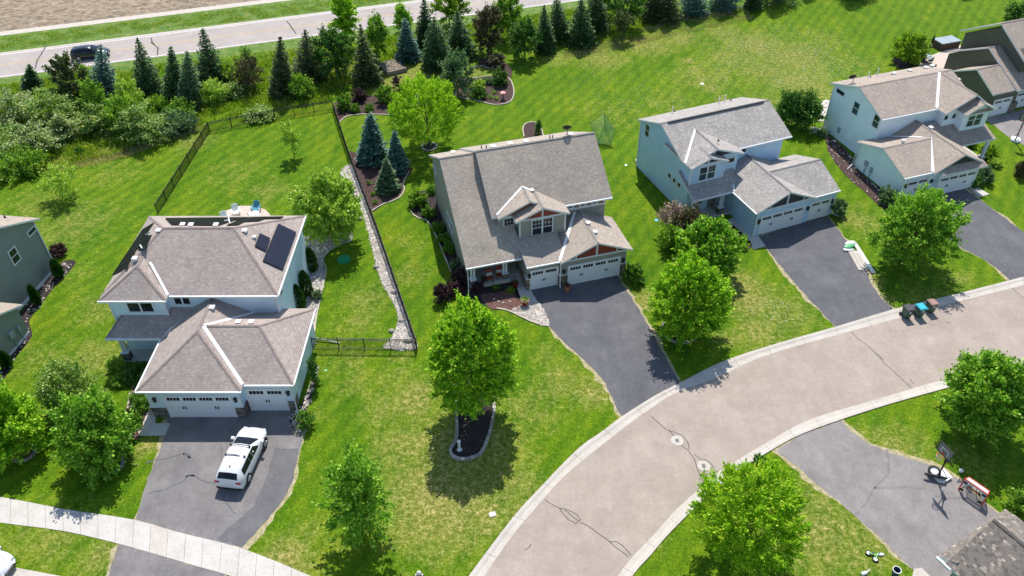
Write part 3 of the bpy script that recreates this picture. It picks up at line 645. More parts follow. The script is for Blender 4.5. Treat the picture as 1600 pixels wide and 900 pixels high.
# ------------------------------------------------------------------ house kit (local frame: u along the street front, v towards the back)
def pieces(mb, name, mat, parent, k):       # k faces make one separate piece: each becomes a part of its own
    for i in range(0, len(mb.f), k):
        q = MB()
        for f in mb.f[i:i+k]: q.face([mb.v[j] for j in f])
        q.build(name, mat, parent)
class House:
    def __init__(s, name, label, origin_px, az, mats):
        g = G(*origin_px); s.o = np.array([g[0], g[1], 0.0]); a = math.radians(az)
        s.U = np.array([math.cos(a), math.sin(a), 0]); s.V = np.array([-math.sin(a), math.cos(a), 0])
        s.root = thing(name, label, 'house', (g[0], g[1], 0), a); s.m = mats
        s.wall = MB(); s.roofmb = MB(); s.trim = MB(); s.stone = MB(); s.valleys = MB()
    def onp(s, p, z0, a=0, b=0):          # picture ray onto the roof plane z = z0 + a*u + b*v (where a fitting sits on the roof)
        d = ray(*p); C = CAMP-s.o; t = (z0+a*(C@s.U)+b*(C@s.V)-C[2])/(d[2]-a*(d@s.U)-b*(d@s.V)); P = C+t*d
        return (P@s.U, P@s.V, P[2])
    def w(s, u0, u1, v0, v1, z1, z0=-.05): s.wall.box(u0, u1, v0, v1, z0, z1)
    def roof(s, polys, th=.17):
        mb = s.roofmb; key = {}; V = []
        def k(p):
            q = tuple(round(c, 3) for c in p)
            if q not in key: key[q] = len(V); V.append(q)
            return key[q]
        F = [[k(p) for p in poly] for poly in polys]; E = {}
        for f in F:
            nz = sum(V[f[i]][0]*V[f[(i+1) % len(f)]][1]-V[f[(i+1) % len(f)]][0]*V[f[i]][1] for i in range(len(f)))
            if nz < 0: f.reverse()
            for i in range(len(f)):
                e = (f[i], f[(i+1) % len(f)]); E[frozenset(e)] = E.get(frozenset(e), []) + [e]
        for f in F:
            mb.face([V[i] for i in f], 0); mb.face([(V[i][0], V[i][1], V[i][2]-th) for i in f[::-1]], 1)
        for es in E.values():
            if len(es) == 1:
                a, b = V[es[0][0]], V[es[0][1]]
                mb.face([(a[0], a[1], a[2]-th), (b[0], b[1], b[2]-th), b, a], 1)
            else:                           # ridge or hip cap, or nothing in a valley
                a, b = Vector(V[es[0][0]]), Vector(V[es[0][1]])
                d = (b-a).normalized(); n = Vector((-d.y, d.x, 0)); w = .12
                if n.length > 1e-3:
                    n.normalize(); up = Vector((0, 0, .035)); dn = Vector((0, 0, -.02))
                    mb.face([a+up, b+up, b+n*w+dn, a+n*w+dn], 2); mb.face([b+up, a+up, a-n*w+dn, b-n*w+dn], 2)
    def hip(s, u0, u1, v0, v1, z, zr, i0=0.0, i1=0.0, axis='u', rc=None, zl=None, zh=None):
        f = (lambda a, b, c: (a, b, c)) if axis == 'u' else (lambda a, b, c: (b, a, c))
        if axis == 'v': u0, u1, v0, v1 = v0, v1, u0, u1
        m = (v0+v1)/2 if rc is None else rc
        za = z if zl is None else zl; zb = z if zh is None else zh
        A, B, C, D = f(u0, v0, za), f(u1, v0, za), f(u1, v1, zb), f(u0, v1, zb); P, Q = f(u0+i0, m, zr), f(u1-i1, m, zr)
        polys = [[A, B, Q, P], [C, D, P, Q]]
        if i0 > 0: polys.append([D, A, P])
        if i1 > 0: polys.append([B, C, Q])
        s.roof(polys)
    def valley(s, a, b, w=.13):
        a, b = Vector(a), Vector(b); d = (b-a).normalized(); n = Vector((-d.y, d.x, 0)).normalized(); up = Vector((0, 0, .05))
        s.valleys.face([a-n*w+up, b-n*w+up, b+up*.6, a+up*.6]); s.valleys.face([a+up*.6, b+up*.6, b+n*w+up, a+n*w+up])
    def frame(s, face):
        return {'F': ((1, 0), (0, -1)), 'B': ((-1, 0), (0, 1)), 'L': ((0, -1), (-1, 0)), 'R': ((0, 1), (1, 0))}[face]
    def ob(s, mb, face, P, a0, a1, z0, z1, d0, d1, m=0):
        (rx, ry), (nx_, ny_) = s.frame(face)
        def T(p): return (P[0]+rx*p[0]+nx_*p[1], P[1]+ry*p[0]+ny_*p[1], P[2]+p[2])
        mb.box(a0, a1, d0, d1, z0, z1, m, T)
    def window(s, face, u, v, zc, w, h, style='dh', mat='glass', units=1, fr='trim'):
        P = (u, v, zc); mb = MB(); t = .09
        s.ob(mb, face, P, -w/2-t, w/2+t, h/2, h/2+t, -.02, .055); s.ob(mb, face, P, -w/2-t, w/2+t, -h/2-t, -h/2, -.02, .065)
        s.ob(mb, face, P, -w/2-t, -w/2, -h/2, h/2, -.02, .05); s.ob(mb, face, P, w/2, w/2+t, -h/2, h/2, -.02, .05)
        for k in range(1, units):
            x = -w/2+w*k/units; s.ob(mb, face, P, x-.07, x+.07, -h/2, h/2, -.02, .045)
        if style == 'dh': s.ob(mb, face, P, -w/2, w/2, -.03, .03, -.02, .035)
        if style == 'grid':
            for k in range(units):
                x0 = -w/2+w*k/units; x1 = x0+w/units
                s.ob(mb, face, P, x0, x1, -.03, .03, -.02, .035)
                for q in (1, 2): x = x0+(x1-x0)*q/3; s.ob(mb, face, P, x-.012, x+.012, .03, h/2, -.02, .025)
                s.ob(mb, face, P, x0, x1, h/4-.012, h/4+.012, -.02, .024)
        o = mb.build('window', MT[fr], s.root)
        g = MB(); s.ob(g, face, P, -w/2+.002, w/2-.002, -h/2+.002, h/2-.002, -.01, .012); g.build('pane', MT[mat], o)
        return o
    def gdoor(s, u, v, w, h, nwin=4, tilt=0):
        P = (u, v, 0); mb = MB()
        k = 4; ph = h/k
        for i in range(k): s.ob(mb, 'F', P, -w/2, w/2, i*ph+.012, (i+1)*ph-.012, -.02, .03)
        s.ob(mb, 'F', P, -w/2, w/2, 0, h, -.02, .012)
        for x in (-w/2-.12, w/2): s.ob(mb, 'F', P, x, x+.12, 0, h+.12, -.02, .07)
        s.ob(mb, 'F', P, -w/2, w/2, h, h+.12, -.02, .07)
        o = mb.build('garage_door', MT['doorp'], s.root)
        for i in range(nwin):
            c = -w/2+w*(i+.5)/nwin; ww = w/nwin*.78; g = MB(); z0, z1 = h-ph*.8, h-ph*.25
            s.ob(g, 'F', P, c-ww/2, c+ww/2, z0, z1, .0, .036)
            for q in range(4):
                a = c-ww/2+ww*q/4
                if q: s.ob(g, 'F', P, a-.015, a+.015, z0+.002, z1-.002, .0, .042, 1)
            g.build('door_window', [MT['glass'], MT['doorp']], o)
        for x in ([-w/4, w/4] if nwin > 2 else [0]):
            g = MB(); s.ob(g, 'F', P, x-.14, x-.05, h*.40, h*.52, .03, .06); s.ob(g, 'F', P, x+.05, x+.14, h*.40, h*.52, .03, .06); g.build('handle', MT['dark'], o)
        return o
    def lantern(s, u, v, z=1.75):
        mb = MB(); P = (u, v, z); s.ob(mb, 'F', P, -.09, .09, -.16, .16, .02, .2); s.ob(mb, 'F', P, -.13, .13, .16, .22, .0, .24); mb.build('wall_lantern', MT['dark'], s.root)
    def vent(s, u, v, z, sz=.36):
        mb = MB(); mb.box(u-sz/2, u+sz/2, v-sz/2, v+sz/2, z-.05, z+.17); mb.box(u-sz/2-.03, u+sz/2+.03, v-sz/2-.03, v+sz/2+.03, z+.17, z+.2); mb.build('roof_vent', MT['vent'], s.root)
    def ventpx(s, p, z0, a=0, b=0, sz=.36): s.vent(*s.onp(p, z0, a, b), sz)
    def vpipe(s, u, v, z, h=.6, mat='pipe', r=.05):
        mb = MB(); mb.tube((u, v, z-.1), (u, v, z+h), r, r, 8); mb.tube((u, v, z-.05), (u, v, z+.05), r*2.2, r*1.6, 8); mb.build('vent_pipe', MT[mat], s.root)
    def downspout(s, u, v, z, out=(0, -1), L=.9):
        mb = MB(); mb.path([(u, v, z), (u, v, .25), (u+out[0]*L, v+out[1]*L, .08)], .05, 6); mb.build('downspout', MT['trim'], s.root)
    def column(s, u, v, zt, stonemat='stone', base=.95, twin=True):
        b = MB(); b.box(u-.27, u+.27, v-.27, v+.27, 0, base); b.box(u-.31, u+.31, v-.31, v+.31, base, base+.08, 1)
        o = b.build('porch_column', [MT[stonemat], MT['trim']], s.root)
        c = MB()
        for x in ((-.13, .13) if twin else (0,)): c.box(u+x-.085, u+x+.085, v-.1, v+.1, base+.08, zt)
        c.box(u-.27, u+.27, v-.14, v+.14, zt-.12, zt); c.build('post', MT['trim'], o)
    def finish(s):
        s.wall.build('wall', s.m['wall'], s.root)
        s.roofmb.build('roof', [s.m['roof'], MT['trim'], s.m['cap']], s.root)
        for mb, n, mat, k in ((s.trim, 'trim_board', MT['trim'], 6), (s.stone, 'stone_veneer', s.m.get('stone', MT['stone']), 6), (s.valleys, 'valley_flashing', MT['valley'], 2)): pieces(mb, n, mat, s.root, k)
    def gabletri(s, mb, u0, u1, v, z0, zp, d=.03, m=0, c=None):
        c = (u0+u1)/2 if c is None else c
        mb.prism([(u0, z0), (u1, z0), (c, zp)], 'v', v-d, v+.05, m)
    def parts_box(s, name, mat, boxes, parent=None):
        mb = MB()
        for b in boxes: mb.box(*b)
        return mb.build(name, mat, parent or s.root)
    def gutter(s, a, b, r=.06):
        mb = MB(); a = Vector(a); b = Vector(b); d = (b-a).normalized(); n = Vector((-d.y, d.x, 0))*r
        P = [a-n, b-n, b+n, a+n]; lo = [p-Vector((0, 0, .1)) for p in P]; hi = [p+Vector((0, 0, .05)) for p in P]
        mb.face(hi); mb.face(lo[::-1])
        for i in range(4): j = (i+1) % 4; mb.face([lo[i], lo[j], hi[j], hi[i]])
        mb.build('gutter', MT['white'], s.root)

def hm(w, r, cap, st=None):
    d = {'wall': w, 'roof': r, 'cap': cap}
    if st: d['stone'] = st
    return d
SH1 = shingle('shingle_brown', (0.349, 0.284, 0.251), (0.414, 0.347, 0.308), (0.491, 0.423, 0.373)); CP1 = plain('ridge_cap_brown', (.27, .215, .19), .9, .2)
SH3 = shingle('shingle_weathered', (0.358, 0.300, 0.247), (0.428, 0.366, 0.302), (0.511, 0.442, 0.366)); CP3 = plain('ridge_cap_weathered', (.27, .245, .225), .9, .2)
SH4 = shingle('shingle_grey', (0.314, 0.290, 0.267), (0.395, 0.366, 0.336), (0.515, 0.478, 0.435)); CP4 = plain('ridge_cap_grey', (.2, .19, .19), .9, .2)
SH5 = shingle('shingle_tan', (0.338, 0.277, 0.228), (0.407, 0.337, 0.278), (0.481, 0.408, 0.341)); CP5 = plain('ridge_cap_tan', (.28, .24, .21), .9, .2)
SH7 = shingle('shingle_charcoal_tan', (0.138, 0.120, 0.103), (0.237, 0.204, 0.174), (0.525, 0.444, 0.370)); CP7 = plain('ridge_cap_charcoal', (.1, .09, .08), .9, .2)
W1 = siding('siding_pale_blue', (.66, .82, .91)); W3 = siding('siding_taupe', (.31, .30, .265)); W4 = siding('siding_blue_grey', (.48, .68, .84))
W5 = siding('siding_white', (.80, .91, .95)); W2 = siding('siding_grey_green', (.22, .245, .245)); W6 = siding('siding_olive_brown', (.10, .098, .075)); W7 = siding('siding_grey', (.3, .34, .36))

# ---- solar house
H = House('house', 'brown hip-roofed house with dark solar panels, white SUV parked before its garage', (270, 651.3), -.8, hm(W1, SH1, CP1))
H.w(-1.3, 5.6, 0, 7.75, 3.1); H.w(5.598, 9.3, .65, 8.45, 3.1); H.w(-5.9, 7.1, 7.7, 17.6, 5.83); H.w(-5.902, -1.5, 7.1, 8, 5.83)
H.hip(-6.35, 7.5, 7.3, 18.0, 5.9, 8.55, 3.85, 4.27)
H.hip(-6.358, -1.08, 6.7, 11.0, 5.9, 7.42, 2.45, 0, 'v')
H.hip(-1.73, 5.98, -.23, 7.72, 3.15, 5.35, 4.05, 0, 'v')
H.hip(2.5, 9.68, .41, 8.8, 3.152, 5.2, 0, 3.1)
H.roof([[(-6.15, 5.36, 3.13), (.2, 5.36, 3.13), (.2, 7.75, 4.37), (-4.93, 7.75, 4.37)], [(-6.15, 5.36, 3.13), (-4.93, 7.75, 4.37), (-6.15, 7.75, 3.13)]])
H.valley((5.97, .42, 3.16), (2.40, 4.5, 5.2)); H.valley((2.4, 4.62, 5.2), (5.1, 7.68, 3.68)); H.valley((-1.64, 5.38, 3.15), (.1, 7.68, 4.24), .09)
H.valley((-1.08, 7.32, 5.91), (-3.0, 9.85, 7.2), .1)
H.gdoor(2.445, 0, 4.89, 2.36, 4); H.gdoor(7.35, .65, 2.73, 2.36, 2)
for b in ((-1.35, -.18, -.05, .5, -.02, 1.15), (-1.36, -1.2, .4, 2.4, -.02, 1.15), (5.02, 5.66, -.05, .9, -.02, 1.15), (5.6, 5.86, .6, .9, -.02, 1.15), (8.86, 9.35, .6, 1.6, -.02, 1.15)): H.stone.box(*b)
for b in ((-1.4, -.16, -.09, .5, 1.15, 1.22), (5.0, 5.7, -.09, .9, 1.15, 1.22), (8.84, 9.39, .56, 1.6, 1.15, 1.22)): H.trim.box(*b)
for b in ((-5.95, -5.78, 7.05, 7.2, 3.6, 5.6), (-1.62, -1.45, 7.05, 7.2, 3.6, 5.6), (7.0, 7.14, 7.66, 7.85, 3.3, 5.7), (-5.9, -1.5, 7.07, 7.12, 3.78, 3.98), (-1.33, -1.18, -.03, .12, 1.22, 3.1), (5.48, 5.63, -.03, .12, 1.22, 3.1), (9.2, 9.33, .62, .75, 1.22, 3.1)): H.trim.box(*b)
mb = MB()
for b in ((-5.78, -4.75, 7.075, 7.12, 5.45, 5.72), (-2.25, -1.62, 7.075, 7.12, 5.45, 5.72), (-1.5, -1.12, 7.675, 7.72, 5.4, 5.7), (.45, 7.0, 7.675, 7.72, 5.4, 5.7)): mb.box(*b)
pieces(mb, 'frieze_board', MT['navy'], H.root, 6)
H.window('F', -3.5, 7.1, 4.95, 1.95, 1.05, 'fixed', units=2); H.window('F', -.35, 7.7, 5.1, 1.2, .85, 'fixed', units=2); H.window('R', 7.1, 9.2, 4.9, .6, .9, 'dh')
for a, b in (((-6.4, 6.63, 5.85), (-1.05, 6.63, 5.85)), ((-1.0, 7.23, 5.85), (7.55, 7.23, 5.85)), ((7.57, 7.3, 5.85), (7.57, 18, 5.85)), ((-1.8, -.3, 3.1), (6.03, -.3, 3.1)), ((6.06, .34, 3.1), (9.74, .34, 3.1)), ((9.75, .42, 3.1), (9.75, 8.8, 3.1)), ((-1.8, -.2, 3.1), (-1.8, 5.3, 3.1)), ((-6.2, 5.29, 3.08), (-1.85, 5.29, 3.08))): H.gutter(a, b)
for u, v in ((-.75, 0), (5.3, 0), (9.08, .65)): H.lantern(u, v, 2.0)
H.column(-5.55, 6.05, 2.95); H.column(-1.9, 6.05, 2.95)
H.parts_box('porch_slab', MT['conc'], [(-5.8, -1.25, 5.75, 7.7, 0, .18)]); H.parts_box('front_door', MT['navy'], [(-2.6, -1.7, 7.04, 7.12, .2, 2.2)])
def panel_set(H, name, quad, z0, a, b, mat, th=.06):
    P = [Vector(H.onp(p, z0, a, b)) for p in quad]; n = (P[1]-P[0]).cross(P[2]-P[0]).normalized(); n = n if n.z > 0 else -n
    mb = MB(); top = [p for p in P]; bot = [p-n*th for p in P]; k = len(P); mb.face(top, 0); mb.face(bot[::-1], 1)
    for i in range(k): j = (i+1) % k; mb.face([bot[i], bot[j], top[j], top[i]], 1)
    return mb.build(name, [mat, MT['black']], H.root)
aR = -2.65/4.27; zR = 5.9-7.5*aR
panel_set(H, 'solar_panel', [(435, 349), (463, 362.5), (441.7, 420.8), (410.8, 406.7)], zR+.17, aR, 0, MT['solar'])
panel_set(H, 'solar_panel', [(406.3, 364), (422.5, 371.7), (415.3, 391.7), (398.3, 383.5)], zR+.17, aR, 0, MT['solar'])
aL = 2.65/3.85; zL = 5.9+6.35*aL
panel_set(H, 'pool_heater_mat', [(240, 347.5), (222, 358.5), (174.5, 430), (198, 418), (212, 391), (216, 386), (231, 367), (229.5, 363)], zL+.1, aL, 0, MT['mat'], .05)
panel_set(H, 'pool_heater_mat', [(236.5, 366.5), (231, 368), (215, 390), (221.5, 391), (227, 388)], zL+.1, aL, 0, MT['mat'], .05)
aB = -2.65/5.35; zB = 5.9-18*aB
panel_set(H, 'pool_heater_mat', [(258, 340.3), (262, 345), (268, 350.8), (341, 352), (366, 343.5), (390, 339)], zB+.1, 0, aB, MT['mat'], .05)
panel_set(H, 'pool_heater_mat', [(392, 338.8), (372, 343.5), (354, 351.8), (372, 351), (382, 346), (405, 345), (413, 341.5), (439, 341), (443, 337.8)], zB+.1, 0, aB, MT['mat'], .05)
mb = MB()
for p, q in (((228, 367), (235, 362)), ((219, 383), (222, 388)), ((357, 340), (359, 349)), ((351, 345), (358, 344))):
    mb.tube(H.onp(p, (zL if p[0] < 300 else zB)+.2, aL if p[0] < 300 else 0, 0 if p[0] < 300 else aB), H.onp(q, (zL if p[0] < 300 else zB)+.25, aL if p[0] < 300 else 0, 0 if p[0] < 300 else aB), .06, .06, 6)
pieces(mb, 'collector_pipe', MT['pipe'], H.root, 8)
for p in ((248, 362), (211.5, 405.5)): H.ventpx(p, zL, aL, 0)
H.ventpx((383, 362), zR, aR, 0); H.ventpx((398, 372), zR, aR, 0, .25)
for p in ((286, 352.5), (299, 353), (338, 353)): H.ventpx(p, zB, 0, aB)
H.ventpx((332, 482), 3.15+5.98*.571, -.571, 0); 
for p in ((373, 504.5), (393, 505)): H.ventpx(p, 5.2+4.6*.488, 0, -.488)
H.downspout(9.42, .55, 3.1, (.3, -1), .5); H.downspout(9.36, 8.3, 3.1, (1, -.2), 2.1)
H.finish()

# ---- middle house with the red gables
H = House('house', 'taupe house with red gables, weathered brown roof and a covered porch, centre of the picture', (830.8, 452.5), 15.8, hm(W3, SH3, CP3, MT['stone3']))
H.wall.prism([(4.5, -.05), (15.9, -.05), (15.9, 5.6), (9.35, 9.1), (4.5, 5.55)], 'u', -2.3, 8.45)
H.wall.prism([(2.9, -.05), (15.9, -.05), (15.9, 5.3), (10.25, 8.3), (2.9, 3.7)], 'u', -5.35, -5.15)
H.wall.prism([(4.6, -.05), (15.895, -.05), (15.895, 5.3), (10.25, 8.25), (4.6, 4.75)], 'u', -5.16, -2.09)
H.wall.box(-1.9, 2.6, 3.95, 5, 2.9, 5.6); H.wall.box(-.25, 4.05, 2.95, 5, 3.2, 5.62)
H.w(-.45, 2.7, 0, 4.6, 2.75); H.w(2.6, 8.8, -.32, 4.7, 2.75)
H.roof([[(-5.65, 1.2, 2.87), (-.5, 1.2, 2.87), (-.5, 4.6, 5.07), (-2.2, 4.6, 5.07), (-2.2, 10.22, 8.70), (-5.65, 10.22, 8.70)],
        [(-5.65, 10.22, 8.70), (-2.2, 10.22, 8.70), (-2.2, 16.35, 5.5), (-5.65, 16.35, 5.5)]])
H.hip(-2.48, 8.95, 4.1, 16.5, 5.58, 9.4, rc=9.35)
H.hip(-2.0, 3.9, 3.6, 8.0, 5.68, 7.0, 0, 0, 'v', rc=.95)
H.hip(-.65, 4.38, 2.72, 6.2, 5.64, 6.72, 0, 0, 'v', rc=1.86)
H.roof([[(-.56, -.22, 2.86), (3.2, -.22, 2.86), (3.2, 4.6, 4.306), (-.56, 4.6, 4.306)]])
H.hip(2.5, 9.3, -.58, 4.62, 2.87, 4.38, 0, 0, 'v')
H.wall.prism([(2.65, 2.7), (8.75, 2.7), (5.9, 4.12)], 'v', -.30, 4.0)
H.wall.prism([(-1.85, 5.5), (2.6, 5.5), (.95, 6.75)], 'v', 3.97, 5.0); H.wall.prism([(-.2, 5.55), (4.0, 5.55), (1.86, 6.45)], 'v', 2.98, 5.0)
H.valley((2.5, -.2, 2.88), (5.55, 4.55, 4.31)); H.valley((-1.98, 4.25, 5.7), (.95, 6.03, 7.0), .11); H.valley((3.9, 4.25, 5.7), (.95, 6.03, 7.0), .11)
red = MB(); H.gabletri(red, 3.1, 8.7, -.30, 2.86, 4.12); H.gabletri(red, -1.8, 3.7, 3.95, 5.62, 6.75, c=.95); H.gabletri(red, .1, 3.75, 2.97, 5.62, 6.45, c=1.86)
for u0, u1 in ((5.42, 5.86), (6.62, 7.06), (7.72, 8.3)): red.box(u0, u1, 4.44, 4.52, 4.86, 5.32)
red2 = MB(); red2.v = red.v; red2.f = red.f[:15]; pieces(red2, 'gable_siding', MT['red'], H.root, 5); red2.f = red.f[15:]; pieces(red2, 'gable_siding', MT['red'], H.root, 6)
for b in ((2.65, 8.75, -.38, -.3, 2.72, 2.88), (5.82, 5.98, -.375, -.3, 2.88, 4.1), (3.9, 4.02, -.375, -.3, 2.88, 3.3), (7.78, 7.9, -.375, -.3, 2.88, 3.3), (.0, 3.9, 2.9, 2.97, 5.5, 5.64), (1.79, 1.93, 2.895, 2.97, 5.64, 6.4),
          (-1.85, 2.6, 3.9, 3.97, 5.48, 5.62), (4.1, 8.47, 4.46, 4.52, 5.34, 5.46), (4.1, 8.47, 4.46, 4.52, 4.64, 4.84), (-.28, -.15, 2.92, 3.05, 3.4, 5.6), (3.95, 4.08, 2.92, 3.05, 3.4, 5.6)): H.trim.box(*b)
for u in (4.62, 5.34, 5.86, 6.54, 7.08, 7.64, 8.32): H.trim.box(u-.06, u+.1, 4.455, 4.52, 4.84, 5.34)
for u in (5.03, 6.24, 7.36): H.window('F', u, 4.5, 5.09, .38, .36, 'grid')
H.window('F', 1.87, 2.95, 4.5, 1.85, 1.75, 'grid', units=2); H.window('F', -.95, 3.95, 4.55, .85, 1.6, 'grid')
H.window('L', -5.35, 8.9, 2.35, 2.2, 1.0, 'dh', units=2); H.window('L', -5.35, 15.05, 4.55, 1.0, .5, 'fixed'); H.window('F', -3.6, 4.6, 1.5, 1.3, 1.3, 'dh', units=2)
H.gdoor(1.15, 0, 2.44, 2.1, 2); H.gdoor(5.75, -.32, 4.78, 2.1, 4)
for b in ((-.5, -.18, -.06, .6, -.02, 1.3), (-.51, -.4, .5, 4.2, -.02, 1.3), (2.42, 3.24, -.38, .0, -.02, 1.3), (8.26, 8.86, -.38, .5, -.02, 1.3)): H.stone.box(*b)
for b in ((-.54, -.17, -.1, .62, 1.3, 1.37), (2.4, 3.26, -.42, .0, 1.3, 1.37), (8.24, 8.9, -.42, .52, 1.3, 1.37)): H.trim.box(*b)
for u, v in ((-.27, -.04), (2.85, -.36), (8.5, -.36)): H.lantern(u, v, 1.7)
H.column(-4.95, 1.85, 2.7, 'stone3'); H.column(-1.95, 1.95, 2.7, 'stone3')
H.parts_box('porch_slab', MT['conc'], [(-5.3, -1.4, 1.5, 4.6, 0, .38), (-1.4, -.5, 2.1, 4.6, 0, .38), (-1.5, -.5, 1.5, 2.1, 0, .2)])
H.parts_box('front_door', MT['redpot'], [(-1.5, -.6, 4.54, 4.62, .4, 2.4)]); H.downspout(2.5, -.5, 2.8, (0, -1), .15); H.downspout(-5.5, 1.3, 2.8, (-.2, -1), .3)
H.gutter((-5.65, 1.15, 2.8), (-.5, 1.15, 2.8)); H.gutter((-.56, -.27, 2.8), (2.5, -.27, 2.8)); H.gutter((4.38, 4.05, 5.5), (8.95, 4.05, 5.5))
zb = 9.4+9.35*.534
for u in (-.6, 1.0, 2.55, 6.9): H.vent(u, 10.15, zb-.534*10.15, .4)
H.ventpx((708, 239.5), 8.7+10.22*.522, 0, -.522, .35)
for u, v in ((-1.5, 11.0), (-1.2, 10.4), (4.9, 10.3), (5.0, 9.8)): H.vpipe(u, v, zb-.534*v, .35, 'dark', .05)
H.ventpx((831, 299), 7.0+.95*.45, -.45, 0, .3); 
for p in ((919, 350), (930, 364)): H.ventpx(p, 4.38+5.9*.444, -.444, 0, .32)
def dish(H, u, v, z, mat='dark'):
    t = MB(); t.tube((u, v, z-.15), (u, v, z+.55), .03); t.tube((u-.3, v-.25, z-.1), (u, v, z+.3), .02); t.tube((u+.3, v-.25, z-.1), (u, v, z+.3), .02)
    b = t.build('dish_mast', MT['dark'], H.root)
    d = MB(); d.lathe((0, 0, 0), [(0, 0), (.2, .03), (.36, .1), (.43, .16), (.43, .17), (.2, .05), (0, .02)], 18); d.tube((0, -.2, 0), (0, .05, .4), .02)
    o = d.build('dish_reflector', MT[mat], b, smooth=True); o.location = (u, v+.1, z+.6); o.rotation_euler = (math.radians(-58), 0, math.radians(-15))
dish(H, 6.35, 9.6, 9.35)
H.finish()

# ---- blue-grey house
H = House('house', 'blue-grey house with dark gable ends, flowering lilac in front of its porch', (1183.7, 369.2), 21.3, hm(W4, SH4, CP4))
H.wall.prism([(7.35, -.05), (15.7, -.05), (15.7, 5.5), (11.4, 7.25), (7.35, 5.55)], 'u', -4.75, 7.0)
H.w(-4.752, -1.0, 5.75, 7.4, 5.6); H.w(-1.2, 1.0, 6.4, 7.4, 5.6)
H.wall.prism([(-4.7, 5.55), (-1.05, 5.55), (-2.88, 6.3)], 'v', 5.78, 7.5); H.wall.prism([(-4.7, 5.5), (1.0, 5.5), (-1.9, 6.6)], 'v', 6.43, 8)
H.w(-.4, 5.85, .2, 7.4, 2.75); H.w(5.849, 8.75, .32, 7.1, 2.75); H.wall.prism([(-.38, 2.7), (5.9, 2.7), (2.78, 4.1)], 'v', .22, 5)
H.wall.prism([(.4, 2.7), (7.2, 2.7), (3.85, 4.05)], 'u', 5.0, 8.745)
H.hip(-5.05, 7.75, 7.05, 16.05, 5.6, 7.42)
H.hip(-5.06, 1.32, 5.95, 10.5, 5.68, 6.86, 0, 0, 'v', rc=-1.9)
H.hip(-5.0, -.8, 5.35, 7.6, 5.66, 6.46, 0, 0, 'v', rc=-2.9)
H.hip(-.68, 6.2, -.02, 7.4, 2.86, 4.42, 0, 0, 'v'); H.hip(3.2, 9.15, .25, 7.45, 2.862, 4.34)
H.roof([[(-5.12, 4.12, 2.85), (-.3, 4.12, 2.85), (1.2, 7.4, 4.35), (-5.12, 7.4, 4.35)]])
H.valley((-.66, 3.95, 2.9), (1.1, 7.35, 3.68), .09); H.valley((-5.04, 6.5, 5.7), (-1.9, 10.1, 6.86), .1)
dk = MB(); H.gabletri(dk, .1, 5.5, .2, 2.95, 4.12); H.gabletri(dk, -4.5, -1.3, 5.76, 5.68, 6.3, c=-2.9); H.gabletri(dk, -4.4, .9, 6.42, 5.72, 6.6, c=-1.9)
pieces(dk, 'gable_siding', MT['darkpanel'], H.root, 5)
for b in ((-.35, 5.85, .13, .2, 2.76, 2.94), (2.7, 2.86, .135, .2, 2.94, 4.1), (.85, .95, .135, .2, 2.94, 3.35), (4.65, 4.75, .135, .2, 2.94, 3.35), (-4.7, -1.05, 5.68, 5.75, 5.5, 5.66), (-2.97, -2.83, 5.685, 5.75, 5.66, 6.25),
          (-1.97, -1.83, 6.35, 6.42, 5.7, 6.55), (-4.8, -4.65, 5.7, 5.85, 3.4, 5.6), (-4.82, -4.7, 15.6, 15.75, 0, 5.5), (-1.07, -.95, 5.7, 5.85, 3.6, 5.6), (-.45, -.3, .15, .3, 0, 2.75), (8.66, 8.8, .28, .42, 0, 2.75)): H.trim.box(*b)
H.window('F', -2.85, 5.75, 4.55, 1.75, 1.45, 'dh', 'glass_g', units=2); H.window('F', .2, 6.4, 4.9, .8, .5, 'fixed'); H.window('F', 2.35, 7.35, 5.05, .5, .5, 'fixed')
H.window('L', -4.75, 14.3, 5.1, .75, 1.3, 'dh')
for v in (9.2, 8.25, 7.35): H.window('L', -4.75, v, 2.65, .5, .5, 'fixed')
H.gdoor(2.6, .2, 4.85, 2.1, 4); H.gdoor(7.15, .32, 2.2, 2.1, 2)
H.lantern(-.15, .2, 1.7); H.lantern(5.5, .2, 1.7); H.lantern(8.5, .32, 1.7)
H.parts_box('house_number', MT['dark'], [(-.25, .0, .16, .2, 1.35, 1.48)])
H.column(-4.7, 4.5, 2.7); H.column(-1.5, 4.5, 2.7, 'stone'); H.parts_box('porch_slab', MT['conc'], [(-4.9, -.4, 4.2, 5.75, 0, .25)]); H.parts_box('front_door', MT['wood'], [(-2.2, -1.3, 5.69, 5.76, .25, 2.3)])
H.window('F', -3.3, 5.75, 1.6, .8, 1.1, 'fixed')
zb = 7.42+11.55*.404
for p in ((1050, 173), (1123, 158), (1132, 154.5)): H.vpipe(*H.onp((p[0], p[1]+4), zb, 0, -.404), .75, 'pipe', .06)
for p in ((1054, 174.5), (1142, 157)): H.vpipe(*H.onp(p, zb, 0, -.404), .2, 'dark', .06)
H.vpipe(*H.onp((1122.5, 219.5), 6.86, 0, 0), .15, 'dark', .06)
mb = MB(); mb.box(-4.3, 7.0, 11.33, 11.5, 7.42, 7.53); mb.build('ridge_vent', MT['dark'], H.root)
H.downspout(8.85, .3, 2.8, (.6, -1), .7); H.gutter((1.3, 7.0, 5.52), (7.75, 7.0, 5.52)); H.gutter((6.2, .2, 2.8), (9.15, .2, 2.8)); H.gutter((-5.12, 4.06, 2.8), (-.75, 4.06, 2.8)); H.gutter((-.75, .0, 2.8), (-.75, 4.0, 2.8))
H.finish()

